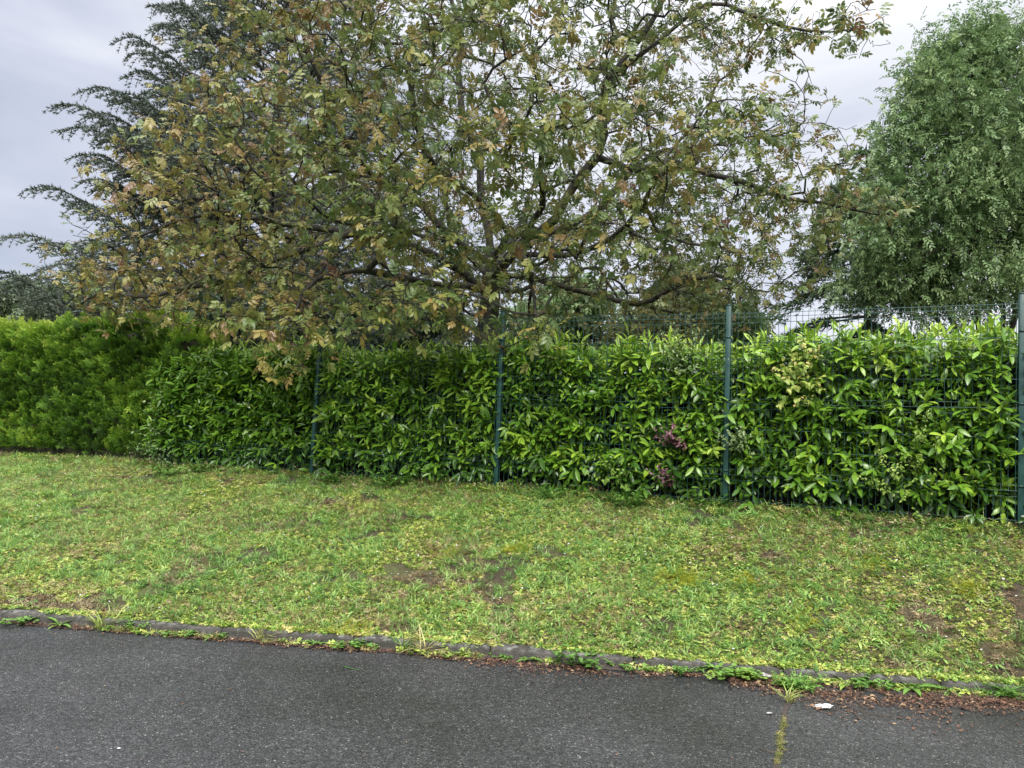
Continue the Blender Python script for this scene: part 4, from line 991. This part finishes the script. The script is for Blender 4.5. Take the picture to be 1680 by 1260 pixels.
gn_scatter('scattered_scraps', np.column_stack([x, kerbY(x)-v, np.full(420, .004)]), rng.uniform(.006, .018, 420), rng.integers(0, 3, 420), T_bt, 'small pale leaf scraps scattered over the asphalt', 'litter', tilt=.15)
# soil wedge along the kerb foot
xs_ = np.arange(-5.5, 4.8, .04); wv = .03+.05*fbm(np.stack([xs_*3, xs_*0, xs_*0], -1), 4)+np.interp(xs_, [-5, 0, 1.5, 2.0, 2.7, 3.3, 4.6], [0, .02, .05, .22, .22, .06, .03])*fbm(np.stack([xs_*2, xs_*0+4, xs_*0], -1), 6)*1.1
V = []; 
for x_, w_ in zip(xs_, wv):
    V += [(x_, kerbY(x_)-.001, .022), (x_, kerbY(x_)-w_*.5, .010), (x_, kerbY(x_)-w_, .0035)]
F = [(i*3+j, i*3+3+j, i*3+4+j, i*3+1+j) for i in range(len(xs_)-1) for j in range(2)]
m2 = bark_mat('silt', (.022, .017, .013), (.075, .055, .042), None, 60)
tag(obj('gutter_silt', mesh_np('gutter_silt', V, [f[::-1] for f in F], smooth=True), m2), 'dark brown silt washed along the foot of the kerb', 'silt', kind='stuff')
# crack
cp_ = np.array([G(a, b_, .003) for a, b_ in [(1312, 1118), (1303, 1140), (1288, 1165), (1287, 1185), (1281, 1210), (1279, 1235), (1273, 1260), (1270, 1290), (1262, 1330)]])
cc = catmull(cp_, .02); wd = .008+.012*vnoise(cc*18, 5); V = []
for c, w_ in zip(cc, wd): V += [(c[0]-w_, c[1], .0035), (c[0]+w_, c[1], .0035)]
F = [(i*2, i*2+1, i*2+3, i*2+2) for i in range(len(cc)-1)]
tag(obj('road_crack', mesh_np('road_crack', V, F), m2), 'soil filled crack running across the asphalt toward the viewer', kind='structure')
MOSS = leaf_mat('moss', [(0, (.06, .09, .015)), (.5, (.15, .17, .03)), (.8, (.27, .26, .06)), (1, (.36, .30, .14))], .7, .15, use='inst', nscale=7, namp=.6)
T_ms = [tmpl_obj('moss', sprigs(s+40, 10), MOSS) for s in range(2)]
ii = rng.integers(0, len(cc), 560); q = cc[ii]+np.column_stack([rng.normal(size=560)*(.009+.03*(ii < 14)), rng.normal(size=560)*.01, np.zeros(560)]); q[:, 2] = .003; q = q[vnoise(q*9, 3) > .2]
gn_scatter('crack_moss', q, rng.uniform(.007, .018, len(q)), rng.integers(0, 2, len(q)), T_ms, 'yellow-green moss growing in the road crack', 'moss', tilt=.3)

# ------------------------------------------------------------------ weeds at the kerb, each a plant of its own
def plant(name, label, cat, t, loc, s, mat, group=None, tint=.5, rz=0.0):
    m_ = mesh_np(name, t[0]*s, t[1] if len(t[1]) else None, t[2] if len(t[2]) else None, {'tint': np.clip(np.full(len(t[0]), tint), 0, 1)})
    o = obj(name, m_, mat, None, tuple(loc)); o.rotation_euler[2] = rz; return tag(o, label, cat, group)
W1 = leaf_mat('kerb_weed_leaf', [(0, (.06, .15, .035)), (.5, (.15, .30, .05)), (.8, (.32, .42, .08)), (1, (.50, .45, .20))], .5, .25, nscale=9, namp=.4)
def patch(seed, r_, n, maker, s):
    r = np.random.default_rng(seed); out = []
    for i in range(n):
        q = r.normal(size=2)*np.array([1, .5])*r_; out.append(trot(maker(seed*7+i), rz=r.uniform(0, 6), tr=(q[0], q[1], 0), s=s*r.uniform(.7, 1.2)))
    return tmerge(out)
KW = [ # px, py, kind, size, tint, label
 (30, 1022, 'p', .10, .45, 'green weed patch at the foot of the kerb, leftmost of all'), (100, 1025, 'r', .09, .5, 'leafy weed at the kerb foot near the left edge'),
 (170, 1030, 't', .16, .85, 'pale yellow-green grass tuft spreading over the kerb at the left'), (222, 1035, 's', .09, .5, 'small bushy weed right of the pale grass tuft at the left'),
 (310, 1040, 'p', .08, .35, 'dark green clover like weed against the kerb'), (355, 1044, 'r', .09, .45, 'light green rosette right of the dark clover weed'),
 (430, 1045, 't', .13, .95, 'thin straw coloured grass tuft in the gutter'), (522, 1052, 'r', .08, .45, 'rosette weed with an orange leaf beside it in the gutter'),
 (600, 1055, 'p', .11, .4, 'spreading green weed just below the yellow stonecrop cushion'), (668, 1056, 't', .14, .5, 'fresh green grass tuft left of the dry one at the kerb'),
 (700, 1062, 't', .17, 1.0, 'dry straw coloured grass tuft at the kerb'), (750, 1066, 's', .10, .75, 'yellowish weed right of the dry grass tuft'),
 (828, 1073, 'p', .06, .4, 'small round green weed at the middle of the kerb'), (868, 1078, 'r', .09, .45, 'flat green rosette in the litter at the middle of the kerb'),
 (950, 1082, 's', .17, .35, 'tall leafy weed climbing over the kerb right of the middle'), (1016, 1087, 'p', .08, .35, 'dark green weed patch right of the tall leafy one'),
 (1065, 1092, 'p', .06, .6, 'small yellow-green cushion weed in the gutter'), (1120, 1096, 'p', .08, .3, 'bluish green weed at the kerb left of the broad clover patch'),
 (1180, 1103, 'p', .14, .5, 'broad clover patch spilling from the kerb left of the grey scrap'), (1222, 1116, 'p', .12, .6, 'yellow-green clover edge under the grey scrap'),
 (1310, 1128, 'b', .13, .5, 'bright green bushy weed at the top of the mossy crack'), (1290, 1148, 't', .10, .85, 'yellowish grass growing at the start of the road crack'),
 (1340, 1112, 'r', .07, .4, 'small weed between the crack and the pale rosette'), (1372, 1110, 'r', .10, .7, 'pale green pointed rosette against the kerb'),
 (1425, 1118, 'p', .12, .4, 'leafy green patch along the kerb right of the pale rosette'), (1478, 1120, 'r', .13, .5, 'largest dandelion rosette at the kerb'),
 (1512, 1128, 'p', .08, .4, 'low green weed right of the largest dandelion rosette'), (1550, 1131, 'r', .09, .55, 'light green rosette between the low weed and the tall grass clump'),
 (1612, 1128, 'g', .16, .45, 'dense upright grass clump on the kerb near the right edge'), (1655, 1138, 'p', .10, .35, 'dark green clover patch at the kerb, rightmost of all')]
for px, py, kd_, sz, tn, lb in KW:
    c = G(px, py, .01); c[2] = .008; v = kerbY(c[0])-c[1]; c[1] = kerbY(c[0])-max(v, .02)
    sd_ = px; sz *= 1.35
    if kd_ == 'p': t = patch(sd_, .6*sz, 7, lambda q: clover(q, 8), sz*.42); nm = 'clover_weed'
    elif kd_ == 'r': t = trot(rosette(sd_, 12, .24, .7), s=sz); nm = 'rosette_weed'
    elif kd_ == 't': t = trot(tuft_t(sd_, 26, .045), s=sz); nm = 'grass_tuft'
    elif kd_ == 'g': t = patch(sd_, .35*sz, 9, lambda q: tuft_t(q, 14, .04), sz*.9); nm = 'grass_clump'
    elif kd_ == 'b': t = patch(sd_, .35*sz, 16, lambda q: sprigs(q, 9), sz*.6); nm = 'bushy_weed'
    else: t = trot(sprigs(sd_, 22), s=sz); nm = 'leafy_weed'
    plant(nm, lb, 'weed', t, c, 1.0, W1, 'weeds growing along the kerb', tn)
# weeds at the fence foot
for px, py, sz, lb in [(645, 792, .34, 'tall green weed clump in front of the mesh just left of the second post'), (552, 786, .26, 'grassy weed clump beside the first visible post'), (905, 812, .20, 'short broad leaved seedling at the foot of the hedge right of the second post'),
                       (1030, 825, .26, 'thin weed with grey-green leaves under the purple shoots'), (330, 770, .22, 'dark weed at the hedge foot near the seam of the hedges'), (1170, 828, .22, 'leafy weed at the foot of the third post'), (270, 775, .25, 'bramble like weed below the seam of the two hedges')]:
    c = on_bank(px, py+6)
    plant('foot_weed', lb, 'weed', trot(sprigs(int(px), 30), s=sz), c, 1.0, W1, 'taller weeds at the foot of the hedge', .35)

# shoots of other shrubs growing through the laurel
def shoot_plant(name, label, c, spread, n_sh, lsize, mat, tint, hang=0.0, wd=.5, nleaf=9, cat='shrub'):
    pos, dr, sc, tn = [], [], [], []; sk = Skel(c-FN*(.15)-np.array([0, 0, spread[2]]))
    for i in range(n_sh):
        tip = c+np.array([rng.normal()*spread[0], 0, rng.normal()*spread[2]])+FN*rng.uniform(.12, .34)
        a = c-FN*.18+(tip-c)*.35-np.array([0, 0, .12]); j = sk.limb([sk.p[0], (sk.p[0]+a)/2, a, tip], .05, .01, start=0)
        for k in range(nleaf):
            f = k/nleaf; q = a+(tip-a)*(.25+.8*f); d = norm((tip-a)[None])[0]; pos.append(q); dr.append(d*.5+rdir(1)[0]*.8+np.array([0, 0, -hang])); sc.append(lsize*rng.uniform(.6, 1.1)*(1.1-.4*f)); tn.append(np.clip(tint[0]+(tint[1]-tint[0])*f+rng.normal()*.08, 0, 1))
    root = empty(name, sk.p[0]); tag(root, label, cat)
    me = sk.mesh(sk.radii(.0018, 2.3, .006), 'stem', 4, 4, 1); me.transform(Matrix.Translation(-Vector(tuple(sk.p[0])))); obj('stem', me, BARK_D, root)
    pos, dr = np.array(pos), np.array(dr); V, a, b_, T = stamp(blade(1, wd, .12, .25, shape=[0, .8, 1, .6, 0]), pos-sk.p[0], frames(dr, np.array([0, 0, 1.])+FN*.6+rng.normal(size=(len(pos), 3))*.25), np.array(sc), np.array(tn))
    o = obj('leaves', mesh_np('leaves', V, a, b_, {'tint': T}), mat, root); o['kind'] = 'stuff'
PALE = leaf_mat('pale_shoot_leaf', [(0, (.13, .24, .04)), (.45, (.28, .42, .07)), (.75, (.45, .50, .12)), (1, (.50, .26, .12))], .45, .35, nscale=5, namp=.2)
PURP = leaf_mat('purple_leaf', [(0, (.06, .018, .03)), (.5, (.16, .055, .08)), (1, (.24, .115, .13))], .45, .2, nscale=6, namp=.3)
GREY = leaf_mat('small_pale_leaf', [(0, (.07, .13, .04)), (.5, (.17, .26, .09)), (1, (.32, .40, .18))], .5, .25, nscale=6, namp=.4)
def fz(px, py, off=-.02):    # a point on the hedge face at a pixel
    d = ray(px, py); n_ = FN; base = fpt(np.array(0.), np.array(off), np.array(0.)); t = np.dot(base-campos, n_)/np.dot(d, n_); return campos+d*t
shoot_plant('pale_shrub', 'pale yellow-green shoots with pink tips on the hedge right of the third post', fz(1310, 598), (.18, 0, .17), 30, .078, PALE, (.35, .85), .25, .62)
shoot_plant('pale_shrub', 'lone hanging sprig of pale leaves below the pink tipped shoots', fz(1323, 648), (.04, 0, .04), 3, .06, PALE, (.45, .75), .4, .6)
shoot_plant('pale_shrub', 'pale yellow-green small leaved shrub low in the hedge left of the last post', fz(1490, 775), (.24, 0, .18), 40, .046, PALE, (.25, .6), .0, .55)
shoot_plant('pale_shrub', 'thin upright pale shoot above the low small leaved shrub', fz(1512, 705), (.05, 0, .11), 10, .042, PALE, (.2, .55), .0, .55)
shoot_plant('pale_shrub', 'light green ragged shoots low in the hedge between the purple leaves and second post', fz(1030, 775), (.14, 0, .11), 16, .055, PALE, (.1, .4), .1, .6)
shoot_plant('purple_shrub', 'dark purple leaved shoots in the middle of the hedge left of the third post', fz(1108, 712), (.085, 0, .07), 20, .05, PURP, (.45, 1.0), .0, .5)
shoot_plant('purple_shrub', 'lower clump of dark purple leaves near the hedge foot', fz(1096, 778), (.07, 0, .055), 13, .048, PURP, (.4, .95), .0, .5)
shoot_plant('small_leaved_shrub', 'grey-green small leaved twigs across the third post at mid height', fz(1215, 712), (.12, 0, .08), 30, .034, GREY, (.4, .85), .0, .7, 10)
shoot_plant('small_leaved_shrub', 'small leaved pale bush at the hedge top left of the third post', fz(1125, 580), (.16, 0, .12), 44, .034, GREY, (.35, .8), .0, .7, 10)
shoot_plant('bramble', 'whitish green bramble leaves at the seam of the two hedges', fz(268, 705), (.14, 0, .26), 22, .055, GREY, (.3, .75), .1, .75, 8)
shoot_plant('bramble', 'grey-green bramble low at the seam of the two hedges', fz(285, 750), (.16, 0, .12), 16, .05, GREY, (.2, .6), .1, .75, 8)

# ------------------------------------------------------------------ small things on the road
m, nt, out = new_mat('crumpled_paper'); geo = N(nt, 'ShaderNodeNewGeometry'); n1 = N(nt, 'ShaderNodeTexNoise', ins={'Scale': 60.0, 'Detail': 5.0}); L(nt, geo.outputs['Position'], n1.inputs['Vector'])
r1 = ramp(nt, [(.36, (.10, .10, .10)), (.46, (.62, .62, .63)), (.7, (.80, .80, .82))], n1.outputs['Fac']); b = N(nt, 'ShaderNodeBsdfPrincipled', ins={'Roughness': .7}); L(nt, r1.outputs[0], b.inputs['Base Color']); L(nt, b.outputs[0], out.inputs[0]); PAPER = m
m, nt, out = new_mat('grey_scrap'); geo = N(nt, 'ShaderNodeNewGeometry'); n1 = N(nt, 'ShaderNodeTexNoise', ins={'Scale': 40.0, 'Detail': 5.0}); L(nt, geo.outputs['Position'], n1.inputs['Vector'])
r1 = ramp(nt, [(.3, (.15, .14, .13)), (.6, (.40, .38, .37))], n1.outputs['Fac']); b = N(nt, 'ShaderNodeBsdfPrincipled', ins={'Roughness': .7}); L(nt, r1.outputs[0], b.inputs['Base Color']); L(nt, b.outputs[0], out.inputs[0]); SCRAP = m
def crumple(name, label, cat, c, sx_, sy_, hz, mat, rz, seed, bite=.3):
    n = 14; V = []; r = np.random.default_rng(seed); F = []
    for i in range(n+1):
        for j in range(n+1):
            u, v_ = i/n*2-1, j/n*2-1; a = math.atan2(v_, u); rr0 = max(abs(u), abs(v_)); ed = 1-bite*vnoise(np.array([[math.cos(a)*2, math.sin(a)*2, seed]]), 3)[0]
            rad = rr0*ed; V.append((math.cos(a)*rad*sx_, math.sin(a)*rad*sy_, .004+hz*(fbm(np.array([[u*2.5, v_*2.5, seed]]), 4)[0])*(1-.5*rr0)))
    F = [(i*(n+1)+j, (i+1)*(n+1)+j, (i+1)*(n+1)+j+1, i*(n+1)+j+1) for i in range(n) for j in range(n)]
    o = obj(name, mesh_np(name, V, F), mat, None, tuple(c)); o.rotation_euler[2] = rz; md = o.modifiers.new('thick', 'SOLIDIFY'); md.thickness = .0015; tag(o, label, cat); return o
crumple('crumpled_paper', 'crumpled dirty white paper lying on the asphalt right of the crack', 'paper', G(1352, 1162, .003), .075, .05, .035, PAPER, .3, 3, .7)
crumple('grey_scrap', 'flat grey-white scrap lying against the kerb among clover', 'litter', G(1252, 1112, .02)+np.array([0, 0, .01]), .085, .028, .03, SCRAP, -.65, 8, .5)
crumple('fallen_leaf', 'single fallen yellow-brown leaf on the asphalt at the right', 'leaf', G(1512, 1170, .002), .022, .010, .010, BRN, -.4, 5, .3)
crumple('fallen_leaf', 'pale fallen leaf on the asphalt left of the mossy crack', 'leaf', G(1262, 1171, .002), .022, .012, .008, SCRAP, .2, 9, .3)
crumple('fallen_leaf', 'small white scrap on the asphalt near the bottom left', 'leaf', G(195, 1229, .002), .010, .005, .005, PAPER, .1, 11, .2)
def twig(name, label, pts, rad, mat):
    c = catmull(pts, .02); V = []; F = []
    for i, q in enumerate(c):
        r_ = rad*(1-.6*i/len(c))
        for k in range(5): V.append(q+np.array([0, math.cos(k*1.2566)*r_, math.sin(k*1.2566)*r_+r_]))
        if i: F += [((i-1)*5+k, (i-1)*5+(k+1) % 5, i*5+(k+1) % 5, i*5+k) for k in range(5)]
    o = obj(name, mesh_np(name, np.array(V), F, smooth=True), mat); return tag(o, label, 'twig')
TW = bark_mat('twig_bark', (.03, .02, .015), (.12, .08, .05), None, 40)
twig('fallen_twig', 'thin curved twig lying across the mossy crack', [G(1243, 1228, .004), G(1262, 1234, .004), G(1285, 1233, .006), G(1302, 1229, .006)], .0028, TW)
twig('fallen_twig', 'dark twig lying in the litter right of the crumpled paper', [G(1366, 1152, .012), G(1395, 1162, .008), G(1430, 1172, .006), G(1462, 1176, .005)], .0045, TW)
twig('fallen_twig', 'short hooked twig right of the litter heap', [G(1474, 1168, .004), G(1476, 1174, .006), G(1480, 1178, .004)], .003, TW)
twig('fallen_twig', 'short dark stick lying near the kerb at the right', [G(1528, 1147, .006), G(1545, 1151, .008)], .007, TW)
twig('fallen_twig', 'pale green fallen sprig on the asphalt left of the middle', [G(563, 1094, .004), G(575, 1097, .006), G(592, 1100, .004)], .004, W1)
twig('fallen_twig', 'thin dark twig in the litter at the middle of the kerb', [G(915, 1126, .004), G(926, 1119, .008), G(945, 1112, .006)], .0025, TW)
